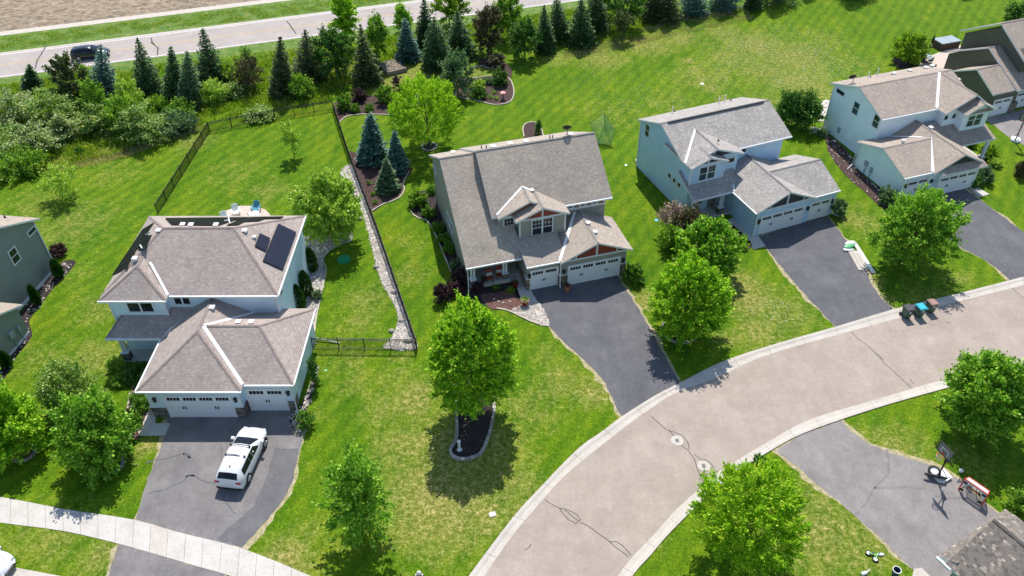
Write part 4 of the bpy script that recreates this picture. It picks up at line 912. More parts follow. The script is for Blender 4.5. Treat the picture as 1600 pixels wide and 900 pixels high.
# ---- white house
H = House('house', 'white-sided house with tan roof and a satellite dish, upper right', (1403, 313), 18.3, hm(W5, SH5, CP5))
H.wall.prism([(6.9, -.05), (15.1, -.05), (15.1, 5.5), (11.05, 7.1), (6.9, 5.5)], 'u', 1.6, 13.1)
H.wall.box(8.7, 13.6, 5.75, 7.0, 2.9, 5.55); H.wall.box(10.35, 13.62, 4.72, 6.0, 2.9, 5.55); H.w(8.7, 13.58, 6.4, 7, 3)
H.wall.prism([(8.7, 5.5), (13.6, 5.5), (11.6, 6.95)], 'v', 5.78, 8); H.wall.prism([(10.4, 5.5), (13.6, 5.5), (12.1, 6.35)], 'v', 4.75, 6)
H.w(-.1, 3.95, 0, 7.0, 2.75); H.w(3.9, 8.75, -.5, 7.0, 2.75); H.wall.prism([(0, 2.7), (7.1, 2.7), (3.55, 3.95)], 'u', -.095, 3); H.wall.prism([(4.0, 2.7), (8.7, 2.7), (6.4, 4.1)], 'v', -.2, 4)
H.hip(1.25, 13.4, 6.6, 15.5, 5.6, 7.22)
H.hip(8.25, 14.1, 5.3, 10.6, 5.62, 7.22, 0, 0, 'v', rc=11.7)
H.hip(10.0, 14.2, 4.3, 7.0, 5.6, 6.62, 0, 0, 'v')
H.hip(-.45, 5.5, -.2, 7.4, 2.86, 4.2); H.hip(2.95, 9.35, -.55, 7.0, 2.862, 4.5, 0, 0, 'v')
H.roof([[(3.6, -1.0, 2.80), (9.3, -1.0, 2.80), (9.0, -.22, 3.22), (3.9, -.22, 3.22)]]); H.roof([[(7.4, 3.0, 2.86), (14.0, 3.0, 2.86), (14.0, 6.4, 4.1), (7.4, 6.4, 4.1)]]); H.roof([[(10.4, 4.45, 5.5), (13.75, 4.45, 5.5), (13.6, 4.74, 5.75), (10.5, 4.74, 5.75)]])
H.valley((8.26, 6.7, 5.63), (11.6, 10.95, 7.2), .14); H.valley((2.98, -.18, 2.9), (5.7, 3.6, 4.2), .16); H.valley((5.7, 3.65, 4.2), (3.0, 7.0, 3.05), .12)
mb = MB(); H.gabletri(mb, 4.4, 8.4, -.2, 3.2, 4.1); mb.build('gable_siding', MT['darkpanel'], H.root)
for b in ((1.54, 1.68, 15.0, 15.14, 0, 5.4), (-.16, -.02, -.05, .1, 0, 2.7), (-.16, -.02, 6.9, 7.05, 0, 2.7), (8.64, 8.8, -.55, -.4, 0, 2.7)): H.trim.box(*b)
H.window('L', 1.6, 13.9, 5.15, 1.3, .45, 'fixed'); H.window('L', 1.6, 10.95, 4.65, .85, 1.35, 'dh', 'glass_g'); H.window('L', 1.6, 7.6, 4.8, .85, 1.35, 'dh', 'glass_g')
H.window('F', 8.98, 5.75, 4.85, .42, .5, 'fixed'); H.window('F', 10.0, 5.75, 4.85, .42, .5, 'fixed'); H.window('F', 11.9, 4.72, 4.6, 1.8, 1.4, 'dh', 'glass_g', units=2)
H.gdoor(1.75, 0, 2.5, 2.1, 2); H.gdoor(6.35, -.5, 4.5, 2.1, 4); H.lantern(.25, 0, 1.7); H.lantern(3.45, 0, 1.6)
for v, z, w in ((5.4, 1.25, .45), (4.5, 1.0, .28)):
    mb = MB(); mb.box(-.26, -.1, v-w/2, v+w/2, z-.25, z+.3); mb.tube((-.16, v, .05), (-.16, v, z), .04); mb.build('electric_meter', MT['metergrey'], H.root)
mb = MB(); mb.box(1.4, 1.6, 12.3, 12.6, .9, 1.5); mb.build('vent_hood', MT['metergrey'], H.root)
H.column(13.5, 3.35, 2.7, 'stone', .5, True); H.parts_box('porch_slab', MT['conc'], [(8.8, 13.8, 3.2, 6.4, 0, .2)])
zb = 7.22+11.05*.364
for p in ((1396, 116), (1421, 111.5), (1446, 107), (1456, 104)): H.ventpx(p, zb, 0, -.364, .36)
for p, h, m in (((1356, 120), .6, 'pipe'), ((1370, 117), .8, 'pipe'), ((1360, 120.5), .15, 'dark'), ((1462, 103), .2, 'dark')): H.vpipe(*H.onp(p, zb, 0, -.364), h, m, .06)
H.ventpx((1497, 125.5), 7.22+11.7*.46, -.46, 0, .3); H.ventpx((1454, 200.5), 4.5, 0, 0, .36); H.ventpx((1411, 221), 4.25, 0, 0, .3); H.vpipe(*H.onp((1487, 153.5), 6.2), .1, 'dark', .08)
dish(H, 2.0, 13.0, 6.55); H.downspout(-.3, 7.1, 2.8, (-1, -.5), 1.0)
H.gutter((1.25, 6.55, 5.52), (8.25, 6.55, 5.52)); H.gutter((-.45, -.25, 2.8), (2.95, -.25, 2.8))
H.finish()

# ---- olive-brown house, far upper right
H = House('house', 'dark olive-brown house cut by the right picture edge, in the upper right corner', (1545, 183), 20, hm(W6, SH5, CP5, MT['stone3']))
H.wall.prism([(.1, -.05), (6.6, -.05), (6.6, 2.75), (3.5, 4.45), (.1, 2.75)], 'u', -.15, 3.2)
H.wall.prism([(.6, -.05), (11.1, -.05), (11.1, 2.75), (5.75, 5.65), (.6, 2.95)], 'u', 3.15, 14); H.wall.prism([(2.0, -.05), (11.0, -.05), (11.0, 5.3), (6.1, 8.0), (2.0, 5.9)], 'u', 4.6, 20)
H.hip(-.5, 3.2, .2, 6.9, 2.87, 4.62); H.hip(2.85, 10, -.05, 11.5, 2.87, 5.85, rc=5.72); H.hip(4.2, 20, 1.3, 11.6, 5.45, 8.35)
H.gdoor(1.3, .1, 2.5, 2.05, 2); H.gdoor(6.4, .6, 4.6, 2.05, 4)
for b in ((2.75, 3.9, .0, .7, -.02, 1.2), (3.1, 3.3, .5, .7, 1.2, 1.25)): H.stone.box(*b)
H.finish()
# ---- grey-green house, left edge
H = House('house', 'grey-green sided house cut by the left picture edge', (88, 420), -8, hm(W2, SH5, CP5))
H.wall.prism([(-10.5, -.05), (0, -.05), (0, 5.4), (-5.2, 8.1), (-10.5, 5.4)], 'u', -14, 0); H.wall.prism([(-15.5, -.05), (-8.3, -.05), (-8.3, 2.8), (-11.9, 4.5), (-15.5, 2.8)], 'u', -10, 2.6)
H.hip(-14.3, .35, -10.95, .55, 5.45, 8.35); H.hip(-8, 2.95, -15.9, -7.9, 2.9, 4.75)
H.window('R', 0, -3.55, 4.35, .85, 1.3, 'dh'); H.window('R', 0, -.65, 4.85, 1.0, .38, 'fixed')
for v, z, w in ((-10.1, 1.45, .5), (-9.2, 1.3, .25)):
    mb = MB(); mb.box(2.6, 2.78, v-w/2, v+w/2, z-.3, z+.3); mb.tube((2.68, v, .02), (2.68, v, z), .04); mb.build('electric_meter', MT['metergrey'], H.root)
mb = MB(); mb.box(0, .12, -7.2, -6.9, .4, .65); mb.tube((.1, -7.05, .1), (.1, -7.05, .5), .05); mb.build('vent_hood', MT['white'], H.root)
H.downspout(.08, -.05, 5.4, (1, .3), .5); H.vpipe(*H.onp((8, 340.5), 8.35-5.2*.504, 0, -.504), .25, 'dark', .07)
for b in ((-.05, .05, -10.4, 0, -.02, .3), (2.55, 2.65, -15.4, -8.35, -.02, .25)): H.trim.box(*b)
H.finish()
# ---- shingled garage, lower right corner
H = House('house', 'charcoal and tan shingled garage roof cut by the lower right corner', (1465, 893), 30, hm(W7, SH7, CP7))
H.w(-.9, 4.8, -9, -.9, 2.72); H.wall.prism([(-.9, 2.7), (4.8, 2.7), (1.93, 4.5)], 'v', -9, -.95)
H.hip(-1.38, 5.25, -10, -.48, 2.88, 4.95, 0, 0, 'v', rc=1.93); H.roof([[(-1.3, .08, 2.8), (5.2, .08, 2.8), (4.9, -.9, 3.25), (-1.0, -.9, 3.25)]])
H.hip(2.5, 12, -9, -2.2, 2.87, 4.6); H.w(4.7, 11.5, -8.6, -2.6, 2.7)
H.gdoor(1.95, -.9, 4.8, 2.1, 4) if False else None
mb = MB(); mb.box(-1.5, -1.34, -.9, .1, 2.72, 2.85); mb.build('gutter', MT['trim'], H.root)
H.lantern(-.95, -1.6, 1.9)
H.finish()
# ------------------------------------------------------------------ plants
def quads(name, C, D, N, L, W, mat, parent=None, bend=0.0):
    """leaf-sized diamonds: centre C, long axis D, normal N"""
    D = D/np.maximum(np.linalg.norm(D, axis=1, keepdims=True), 1e-6)
    Sx = np.cross(N, D); Sx /= np.maximum(np.linalg.norm(Sx, axis=1, keepdims=True), 1e-6)
    L = np.asarray(L).reshape(-1, 1); W = np.asarray(W).reshape(-1, 1); n = len(C)
    P = np.stack([C-D*L/2, C+Sx*W/2+D*L*.05, C+D*L/2, C-Sx*W/2+D*L*.05], 1).reshape(-1, 3)
    me = bpy.data.meshes.new(name); me.vertices.add(4*n); me.vertices.foreach_set('co', P.astype(np.float32).ravel())
    me.loops.add(4*n); me.loops.foreach_set('vertex_index', np.arange(4*n, dtype=np.int32))
    me.polygons.add(n); me.polygons.foreach_set('loop_start', np.arange(0, 4*n, 4, dtype=np.int32)); me.update(); me.validate()
    me.materials.append(mat); o = bpy.data.objects.new(name, me); COL.objects.link(o)
    if parent: o.parent = parent
    return o
def unit(r, n):
    v = r.normal(size=(n, 3)); return v/np.linalg.norm(v, axis=1, keepdims=True)
def crown_fit(base, bbox):
    B = G(*base); B[2] = 0; x0, y0, x1, y1 = bbox; cx, cy = (x0+x1)/2, (y0+y1)/2
    zc = height_at(B, cy)
    for _ in range(3):
        P = B+np.array([0, 0, zc]); X, Y, d = proj(P); s = F_PX/d
        vd = (P-CAMP)/np.linalg.norm(P-CAMP); sb = -vd[2]; cb = math.sqrt(1-sb*sb)
        a = (x1-x0)/2/s; Hh = (y1-y0)/2/s
        b = .94*math.sqrt(max(Hh*Hh-(a*sb)**2, (.5*a*cb)**2))/cb
    off = (cx-X)/s
    return B, zc, a*.955, b, off
def broadleaf(name, label, base, bbox, mat, n=9000, leaf=.27, style='dome', trunk=.13, seed=1, cat='tree', group=None, clumps=150, lump=.13, minz=.35, parts=True, egg=.12, tuft=.34, limbs=9, rough=.28):
    r = np.random.default_rng(seed); B, zc, a, b, off = crown_fit(base, bbox)
    root = thing(name, label, cat, (B[0], B[1], 0), group=group)
    c = np.array([off, 0, zc])
    d = unit(r, clumps); d[:, 2] = np.abs(d[:, 2])*np.where(r.random(clumps) < .62, 1, -1)
    ph = r.random(6)*6.28; az = np.arctan2(d[:, 1], d[:, 0])
    lum = 1+lump*(np.sin(3*az+ph[0])*.5+np.sin(5*az+ph[1]+4*d[:, 2])*.5+np.sin(7*d[:, 2]+ph[2]+2*az)*.5)
    q = (1-rough*r.random(clumps)**1.6)*lum; q = np.where(r.random(clumps) < .14, q*r.uniform(.35, .8, clumps), q)
    shp = np.c_[d[:, 0]*a, d[:, 1]*a, d[:, 2]*b]*q[:, None]
    k = 1-egg*d[:, 2]; shp[:, 0] *= k; shp[:, 1] *= k
    cen = c+shp*.93; cen[:, 2] = np.maximum(cen[:, 2], minz+.15*r.random(clumps))
    out = shp/np.maximum(np.linalg.norm(shp, axis=1, keepdims=True), 1e-6)
    w = r.uniform(.6, 1.4, clumps); w /= w.sum(); ci = r.choice(clumps, n, p=w); o = out[ci]
    sg = tuft*(.55+.09*a)
    if style == 'spiky':
        up = o+np.array([0, 0, .9]); up /= np.linalg.norm(up, axis=1, keepdims=True)
        tt = r.random(n)**.8*1.5*tuft*2.6
        C = cen[ci]+up*(tt-.5*tuft)[:, None]+r.normal(size=(n, 3))*(.16*(1.25-.7*tt/tt.max()))[:, None]; D = up+.75*unit(r, n); N = .65*unit(r, n)+.6*o+np.array([0, .25, .6])
    elif style == 'layer':
        dirn = o*np.array([1, 1, .15]); C = cen[ci]+dirn*(r.normal(size=n)*sg*1.5)[:, None]+r.normal(size=(n, 3))*np.array([sg*.7, sg*.7, sg*.3]); D = dirn+.6*unit(r, n); N = np.array([0, 0, 1.0])+.6*unit(r, n)
    else:
        dirn = o+np.array([0, 0, .45]); dirn /= np.linalg.norm(dirn, axis=1, keepdims=True)
        C = cen[ci]+dirn*(r.normal(size=n)*sg*1.25)[:, None]+r.normal(size=(n, 3))*sg*.62; D = dirn+.8*unit(r, n); N = .75*o+np.array([0, 0, .55])+.75*unit(r, n)
    C[:, 2] = np.maximum(C[:, 2], .06+.1*r.random(n))
    L = leaf*r.uniform(.65, 1.35, n)
    quads('crown' if parts else 'foliage', C, D, N, L, L*(.42 if style == 'spiky' else .68), mat, root)
    if parts:
        mb = MB(); rr = random.Random(seed); top = Vector((off*.8, 0, zc+b*.35)); mid = Vector((off*.35, 0, max(.8, zc-b*.55)))
        mb.tube((0, 0, -.05), (0, 0, .25), trunk*1.45, trunk*1.05, 9); mb.tube((0, 0, .25), mid, trunk*1.05, trunk*.8, 9); mb.tube(mid, top, trunk*.8, trunk*.2, 7)
        for i in range(limbs):
            j = rr.randrange(clumps); e = Vector(cen[j])*.9+Vector((off, 0, zc))*.1; t = rr.uniform(0, .75); p = mid.lerp(top, t); m = p.lerp(e, .5)+Vector((0, 0, .25))
            mb.tube(p, m, trunk*.42, trunk*.26, 5); mb.tube(m, e, trunk*.26, trunk*.07, 5)
        mb.build('trunk', MT['bark'], root, smooth=True)
    return root
def conifer(name, label, base, apex, wpx, mat, seed=1, n=6000, cat='tree', group=None, droop=.16, needle=.36, dens=1.0, fat=.72, skirt=.04):
    r = np.random.default_rng(seed); B = G(*base); B[2] = 0; h = height_at(B, apex[1]); h = max(h, 1.0)
    X, Y, d = proj(B+np.array([0, 0, h*.35])); s = F_PX/d; R = wpx/2/s; lean = (apex[0]-proj(B+np.array([0, 0, h]))[0])/s
    root = thing(name, label, cat, (B[0], B[1], 0), group=group)
    lev = max(9, int(h/.36)); C = []; D = []; N = []; L = []; per = max(6, int(n/(lev*8))); kw = r.uniform(.92, 1.12); fat = fat*r.uniform(.85, 1.2)
    for k in range(lev):
        t = (k+.5)/lev; z = h*(skirt+(1-skirt)*t); rad = kw*1.22*R*(1-t)**fat*r.uniform(.86, 1.12)+.06; nb = max(4, int(5+9*(1-t)))
        a0 = r.random()*6.28
        for j in range(nb):
            a = a0+6.283*j/nb+r.normal()*.12; rl = rad*r.uniform(.78, 1.12); m = max(4, int(per*(rl/R)*1.3)+3)
            q = np.sort(r.random(m)**.65)*rl; zz = z-droop*q*(1-q/(rl*1.35))*1.6+r.normal(size=m)*.05
            side = r.normal(size=m)*(.06+.16*q*.5); ca, sa = math.cos(a), math.sin(a)
            C.append(np.c_[ca*q-sa*side, sa*q+ca*side, zz]); f = np.sign(side)*.8
            D.append(np.c_[ca-sa*f, sa+ca*f, np.full(m, -.05)+r.normal(size=m)*.25]); N.append(np.c_[r.normal(size=(m, 2))*.45, np.ones(m)]); L.append(needle*r.uniform(.6, 1.3, m)*(.75+.25*(1-t)))
    # leader and tips
    m = 40; z = h*(1-.12*r.random(m)); C.append(np.c_[r.normal(size=(m, 2))*.06, z]); D.append(np.c_[r.normal(size=(m, 2))*.5, np.ones(m)]); N.append(unit(r, m)); L.append(np.full(m, needle*.7))
    C = np.concatenate(C); C[:, 0] += lean*C[:, 2]/h; C[:, 2] = np.maximum(C[:, 2], .08); L = np.concatenate(L)
    quads('crown', C, np.concatenate(D), np.concatenate(N), L, L*.5, mat, root)
    mb = MB(); mb.tube((0, 0, -.05), (lean*.95, 0, h*.95), .05+.016*h, .015, 8); mb.build('trunk', MT['bark'], root, smooth=True)
    return root
def arbor(label, base, apex, wpx, seed, mat='arbor', n=2600, group=None, name='arborvitae'):
    r = np.random.default_rng(seed); B = G(*base); B[2] = 0; h = max(.8, height_at(B, apex[1])); s = F_PX/proj(B+np.array([0, 0, h/2]))[2]; R = wpx/2/s
    root = thing(name, label, 'shrub', (B[0], B[1], 0), group=group)
    t = r.random(n); z = h*(.03+.97*t); prof = np.minimum(1, 2.6*t+.45)*np.sqrt(np.clip(1-t**2.2, 0, 1)); a = r.random(n)*6.28
    rad = R*prof*(1-.35*r.random(n)**2)*(1+.1*np.sin(5*a+9*t)); C = np.c_[np.cos(a)*rad, np.sin(a)*rad, z]
    o = np.c_[np.cos(a), np.sin(a), np.zeros(n)]; L = r.uniform(.14, .3, n)
    quads('foliage', C, o*.35+np.array([0, 0, 1.0])+.35*unit(r, n), np.c_[-np.sin(a), np.cos(a), np.zeros(n)]+.7*unit(r, n), L, L*.5, LF[mat], root)
    mb = MB(); mb.tube((0, 0, -.05), (0, 0, h*.8), .06, .02, 6); mb.build('trunk', MT['bark'], root)
    return root
_sd = [100]
def shrub(label, base, w, mat, hpx=None, n=None, leaf=.13, name='shrub', cat='shrub', group=None, **k):
    """rounded shrub: ground point, width in picture px, optional picture height"""
    _sd[0] += 1; hh = hpx or w*.92; x, y = base
    s = proj(G(x, y))[2]/F_PX; wm = w*s
    return broadleaf(name, label, (x, y), (x-w/2, y+w*.30-hh, x+w/2, y+w*.30), LF[mat], n or int(900+1900*wm*wm), leaf, k.pop('style', 'dome'), seed=_sd[0], cat=cat, group=group, clumps=k.pop('clumps', 46), parts=False, minz=.12, tuft=k.pop('tuft', .2), egg=0, **k)

# broadleaf trees of the gardens
broadleaf('maple_tree', 'largest tree, tall bright maple over the keyhole-shaped mulch bed in the front lawn', (741, 642), (663, 462, 809, 650), LF['maple'], 38000, .225, seed=11, clumps=620, trunk=.16, egg=.2, tuft=0.21)
broadleaf('maple_tree', 'bright maple ringed with grey blocks right of the middle driveway, nearest the street', (1066, 520), (1014, 392, 1141, 542), LF['maple'], 31000, .225, seed=12, clumps=520, trunk=.14, egg=.16, tuft=0.21)
broadleaf('ornamental_tree', 'leafy green tree standing between the lilac and the street-side maple', (1120, 428), (1052, 336, 1158, 440), LF['ash'], 15000, .29, seed=13, clumps=330, trunk=.12, tuft=0.22)
broadleaf('birch_tree', 'slender open tree on the front lawn between the sidewalk and the curved street', (561, 832), (503, 690, 613, 858), LF['ash'], 9500, .23, seed=14, clumps=220, trunk=.08, egg=.3, rough=.6, tuft=0.27, lump=.25)
broadleaf('ash_tree', 'tall green tree by the sidewalk, just left of the white SUV driveway', (170, 716), (92, 604, 202, 758), LF['ash'], 23000, .225, seed=15, clumps=330, trunk=.13, rough=.45, lump=.2, tuft=0.28)
broadleaf('ash_tree', 'light green tree cut by the left picture edge above the sidewalk', (38, 700), (-48, 598, 62, 733), LF['maple'], 17000, .225, seed=16, clumps=260, trunk=.13, rough=.4, lump=.18, tuft=0.28)
broadleaf('lilac_tree', 'pale round-headed small tree in the lawn left of the porch of the solar house', (120, 636), (60, 560, 147, 655), LF['spray'], 9000, .2, seed=17, clumps=120, trunk=.08)
broadleaf('maple_tree', 'dense green maple behind the three trash bins', (1411, 410), (1372, 288, 1503, 420), LF['ash'], 27000, .225, seed=18, clumps=400, trunk=.14, egg=.15, rough=.4, lump=.2, tuft=0.25)
broadleaf('maple_tree', 'green tree beyond the street near the basketball hoop, right picture edge', (1530, 668), (1478, 544, 1616, 690), LF['ash'], 26000, .225, seed=19, clumps=380, trunk=.13, rough=.4, lump=.18, tuft=0.25)
broadleaf('maple_tree', 'spiky yellow-green maple at the bottom beside the scooter lawn', (1166, 866), (1094, 728, 1252, 892), LF['maple2'], 30000, .23, 'spiky', seed=20, clumps=420, trunk=.13, tuft=.30, egg=.05)
broadleaf('maple_tree', 'round yellow-green maple in a small block ring behind the middle house', (672, 231), (609, 122, 720, 230), LF['maple2'], 27000, .24, 'spiky', seed=21, clumps=460, trunk=.13, tuft=.24, egg=.0)
broadleaf('birch_tree', 'pale feathery tree beside the gravel strip behind the solar house', (520, 374), (454, 266, 566, 382), LF['birch'], 24000, .24, 'dome', seed=22, clumps=330, trunk=.1, tuft=0.26, lump=.15)
broadleaf('sapling', 'thin young sapling alone in the fenced backyard', (460, 246), (438, 188, 468, 238), LF['birch'], 1700, .22, seed=23, clumps=30, trunk=.04, rough=.5, tuft=.3, limbs=6)
broadleaf('sapling', 'pale young tree left of the fenced backyard, in open lawn', (99, 307), (62, 252, 126, 309), LF['birch'], 2600, .21, seed=24, clumps=60, trunk=.05, rough=.5, tuft=.32, limbs=6)
broadleaf('ornamental_tree', 'yellow-green tree in a mulch circle beside the upper right patio', (1418, 97), (1396, 53, 1448, 97), LF['yellow'], 6000, .26, seed=25, clumps=90, trunk=.1)
broadleaf('ornamental_tree', 'dark tree in the extreme upper right corner behind the olive-brown house', (1597, 40), (1570, 2, 1640, 46), LF['dark'], 6000, .3, seed=26, clumps=90, trunk=.1)
broadleaf('lilac_bush', 'pink flowering lilac at the porch of the blue-grey house', (1052, 366), (1033, 316, 1073, 366), LF['lilac'], 5200, .2, seed=27, cat='shrub', clumps=80, parts=False, rough=.45, lump=.2)
broadleaf('crabapple_tree', 'dark bronze-leaved bush right of the pink lilac', (1080, 382), (1054, 322, 1106, 388), LF['bronze'], 7000, .2, seed=28, cat='shrub', clumps=110, parts=False, rough=.4, lump=.2)
broadleaf('shrub', 'olive bush below the pink lilac on the lawn edge', (1050, 388), (1032, 352, 1068, 392), LF['mid'], 2600, .2, seed=29, cat='shrub', clumps=50, parts=False, rough=.4)
# blue spruces in the bed by the fence
conifer('blue_spruce', 'tallest blue spruce of the trio in the mulch bed by the fence', (582, 250), (578, 176), 38, LF['blue'], 31, 7500)
conifer('blue_spruce', 'middle-sized blue spruce of the trio, on the right', (621, 267), (616, 204), 33, LF['blue'], 32, 6000)
conifer('blue_spruce', 'smallest spruce of the trio, in front of the other two', (606, 296), (603, 247), 30, LF['grey'], 33, 4500)
# tree belt along the county road
CON = [
 ((161, 152), (156, 70), 46, 'blue', 'blue-green spruce in front of the dark SUV on the road'),
 ((236, 155), (214, 60), 44, 'spruce', 'second tall spruce right of the dark SUV'),
 ((277, 160), (266, 73), 34, 'spruce', 'green spruce just left of the darkest road-side spruce'),
 ((296, 168), (291, 80), 36, 'grey', 'pale spruce leaning against the darkest road-side spruce'),
 ((333, 132), (316, 45), 47, 'spruce', 'darkest broad spruce on the left half of the road belt'),
 ((50, 138), (45, 101), 26, 'spruce', 'small dark conifer at the far left road edge'),
 ((440, 150), (437, 58), 32, 'olive', 'thin scraggly pine above the back fence'),
 ((485, 122), (476, 46), 50, 'olive', 'broad dark pine left of the round dark tree'),
 ((574, 130), (563, 38), 41, 'olive', 'olive-tipped spruce left of the wooden planter box'),
 ((639, 92), (632, 28), 38, 'blue', 'grey-blue spruce directly behind the wooden planter box'),
 ((665, 72), (662, -4), 30, 'spruce', 'slim dark spruce reaching the top edge beside the yellow-green tree'),
 ((684, 104), (678, 26), 44, 'spruce', 'green spruce right of the wooden planter box'),
 ((721, 88), (714, 17), 45, 'spruce', 'dark spruce in front of the yellow-green tree'),
 ((852, 80), (850, 8), 36, 'spruce', 'dark spruce left of a twin at the road bend'),
 ((876, 62), (869, -8), 38, 'spruce', 'dark spruce right of its twin at the road bend'),
 ((908, 70), (908, -8), 40, 'spruce', 'heavy dark spruce at the top edge above the golf net'),
 ((933, 50), (930, -40), 32, 'spruce', 'dark spruce behind the heavy one above the golf net'),
 ((1022, 30), (1020, -50), 36, 'olive', 'brownish conifer crossing the top edge, left of three shadows'),
 ((1044, 32), (1043, -48), 42, 'olive', 'brownish conifer crossing the top edge, beside its olive neighbour'),
 ((1085, 22), (1084, -60), 42, 'blue', 'blue-green spruce base at the top edge over a round shadow'),
 ((1132, 13), (1132, -70), 48, 'blue', 'blue-green spruce base at the top edge over the larger shadow'),
 ((1177, 13), (1177, -70), 26, 'spruce', 'thin dark conifer base at the top edge on the far lawn'),
]
for i, (b, a, w, m, lab) in enumerate(CON): conifer('spruce_tree', lab, b, a, w, LF[m], 40+i, 5200, group='conifers along the county road')
for i, (x, y, w) in enumerate(((1216, 2, 62), (1270, -20, 50), (1338, -10, 52), (1520, -24, 50))):
    conifer('spruce_tree', 'conifer above the top edge, only its shadow and skirt seen on the far lawn', (x, y), (x, y-110), w, LF['spruce'], 70+i, 3500, group='shadow-casting conifers beyond the top edge')
BR = [
 ((541, 76), (514, -12, 558, 56), 'maple', 'bright leafy tree standing at the road edge, touching the top edge', 5500, .32),
 ((526, 122), (489, 44, 557, 118), 'dark', 'round dark tree with dense crown in the road belt', 9000, .3),
 ((591, 102), (572, 22, 606, 98), 'mid', 'narrow bright tree right of the olive-tipped spruce', 3800, .3),
 ((631, 78), (614, 6, 642, 62), 'ash', 'slim light tree behind the grey-blue spruce', 2600, .3),
 ((702, 42), (672, -24, 732, 38), 'yellow', 'yellow-green tree at the top edge behind the spruces', 6500, .32),
 ((763, 84), (738, 8, 787, 82), 'bronze', 'brown-tinged pine with rusty crown in the road belt', 5500, .28),
 ((795, 60), (768, -8, 818, 54), 'mid', 'bright green tree between the rusty pine and the road', 5200, .32),
 ((820, 92), (794, 28, 846, 88), 'dark', 'dark-leaved tree casting a broad shadow right of the rusty pine', 5500, .28),
 ((979, 44), (948, -24, 1008, 36), 'dark', 'dark leafy tree at the top edge behind the mushroom-shaped pine', 6000, .3),
 ((971, 63), (955, 18, 988, 48), 'olive', 'small mushroom-shaped pine on the far lawn edge', 2600, .22),
 ((945, 30), (932, -20, 960, 34), 'yellow', 'yellow-green saplings at the top edge beside the dark leafy tree', 2500, .28),
 ((716, 152), (688, 80, 740, 152), 'grey', 'grey-green tree in the back mulch bed right of the round maple', 7000, .26),
 ((390, 142), (364, 82, 412, 146), 'bronze', 'twiggy brownish tree left of the scraggly pine', 2600, .24),
 ((385, 118), (376, 76, 398, 114), 'mid', 'small green tree at the road edge behind the twiggy one', 1600, .24),
 ((330, 160), (307, 126, 354, 164), 'birch', 'light green rounded bush below the darkest road-side spruce', 3200, .24),
 ((110, 160), (80, 84, 142, 170), 'olive', 'loose pine left of the blue-green spruce', 6000, .3),
 ((134, 138), (118, 100, 152, 150), 'yellow', 'yellow-green sapling between two conifers near the dark SUV', 2200, .24),
]
BR += [
 ((205, 190), (178, 122, 230, 200), 'birch', 'tall loose young tree standing out of the left thicket', 4200, .25),
 ((150, 190), (128, 120, 168, 196), 'mid', 'bright young tree between the loose pine and the left thicket', 3600, .25),
 ((355, 128), (342, 92, 372, 132), 'birch', 'light bush right of the darkest road-side spruce', 2000, .24),
]
for i, (b, bb, m, lab, n, lf) in enumerate(BR): broadleaf('ornamental_tree', lab, b, bb, LF[m], n, lf, seed=90+i, clumps=80, trunk=.09, rough=.4, lump=.18, limbs=6, group='leafy trees along the county road')
SC = [  # honeysuckle thicket at the left
 ((20, 188), (-25, 140, 62, 205), 'blossom', 'pale blossoming thicket bush at the far left, upper one'),
 ((70, 190), (38, 138, 118, 205), 'spray', 'wide pale thicket bush below the loose pine'),
 ((-5, 240), (-60, 190, 46, 258), 'spray', 'shaded thicket bush cut by the left edge'),
 ((50, 238), (14, 188, 88, 250), 'blossom', 'pale thicket bush at the lawn edge on the far left'),
 ((95, 218), (76, 178, 122, 232), 'blossom', 'silvery thicket bush with a dark hollow on its right'),
 ((157, 205), (128, 158, 186, 222), 'spray', 'drooping pale bush in the middle of the left thicket'),
 ((200, 205), (166, 148, 224, 226), 'mid', 'taller green bush behind the left lawn edge'),
 ((218, 218), (186, 160, 260, 234), 'spray', 'rightmost large thicket bush casting shadow on the lawn'),
 ((268, 205), (250, 178, 306, 212), 'grey', 'low grey-green shrub between thicket and fence corner'),
 ((283, 190), (268, 160, 300, 190), 'mid', 'small bush at the foot of the pale spruce'),
 ((30, 268), (-10, 232, 70, 280), 'mid', 'low green bush at the bottom of the left thicket'),
 ((404, 184), (386, 172, 424, 188), 'spray', 'low grey-green shrub above the back fence, left of the dark post'),
 ((470, 152), (452, 120, 490, 158), 'mid', 'green undergrowth bush below the broad pine'),
 ((240, 180), (226, 155, 262, 188), 'mid', 'green bush wedged below the second tall spruce'),
 ((365, 150), (350, 128, 384, 156), 'spray', 'loose bush at the right of the light green rounded bush'),
 ((1230, 196), (1214, 143, 1252, 198), 'dark', 'left one of the two dark bushes between the blue-grey and white houses'),
 ((1258, 200), (1238, 145, 1283, 203), 'dark', 'right one of the two dark bushes between the blue-grey and white houses'),
]
for i, (b, bb, m, lab) in enumerate(SC): broadleaf('shrub', lab, b, bb, LF[m], 6500, .23, 'layer' if m in ('spray', 'blossom') else 'dome', seed=130+i, cat='shrub', clumps=90, parts=False, rough=.45, lump=.22, tuft=.4, group='thicket shrubs at the back' if i < 15 else None)
# arborvitae
for lab, b, a, w in (('tallest arborvitae beside the solar house wall, rearmost of three', (489, 424), (487, 388), 20), ('middle arborvitae beside the solar house wall', (481, 462), (478, 424), 20), ('front arborvitae beside the solar house wall, nearest the garage roof', (468, 482), (466, 446), 24),
        ('small arborvitae against the grey-green wall near its back corner', (94, 432), (93, 406), 16), ('pointed arborvitae against the grey-green wall near its downspout', (60, 474), (52, 446), 14), ('small pointed evergreen below the meters on the grey-green wall', (14, 572), (8, 550), 16)):
    _sd[0] += 1; arbor(lab, b, a, w, _sd[0])
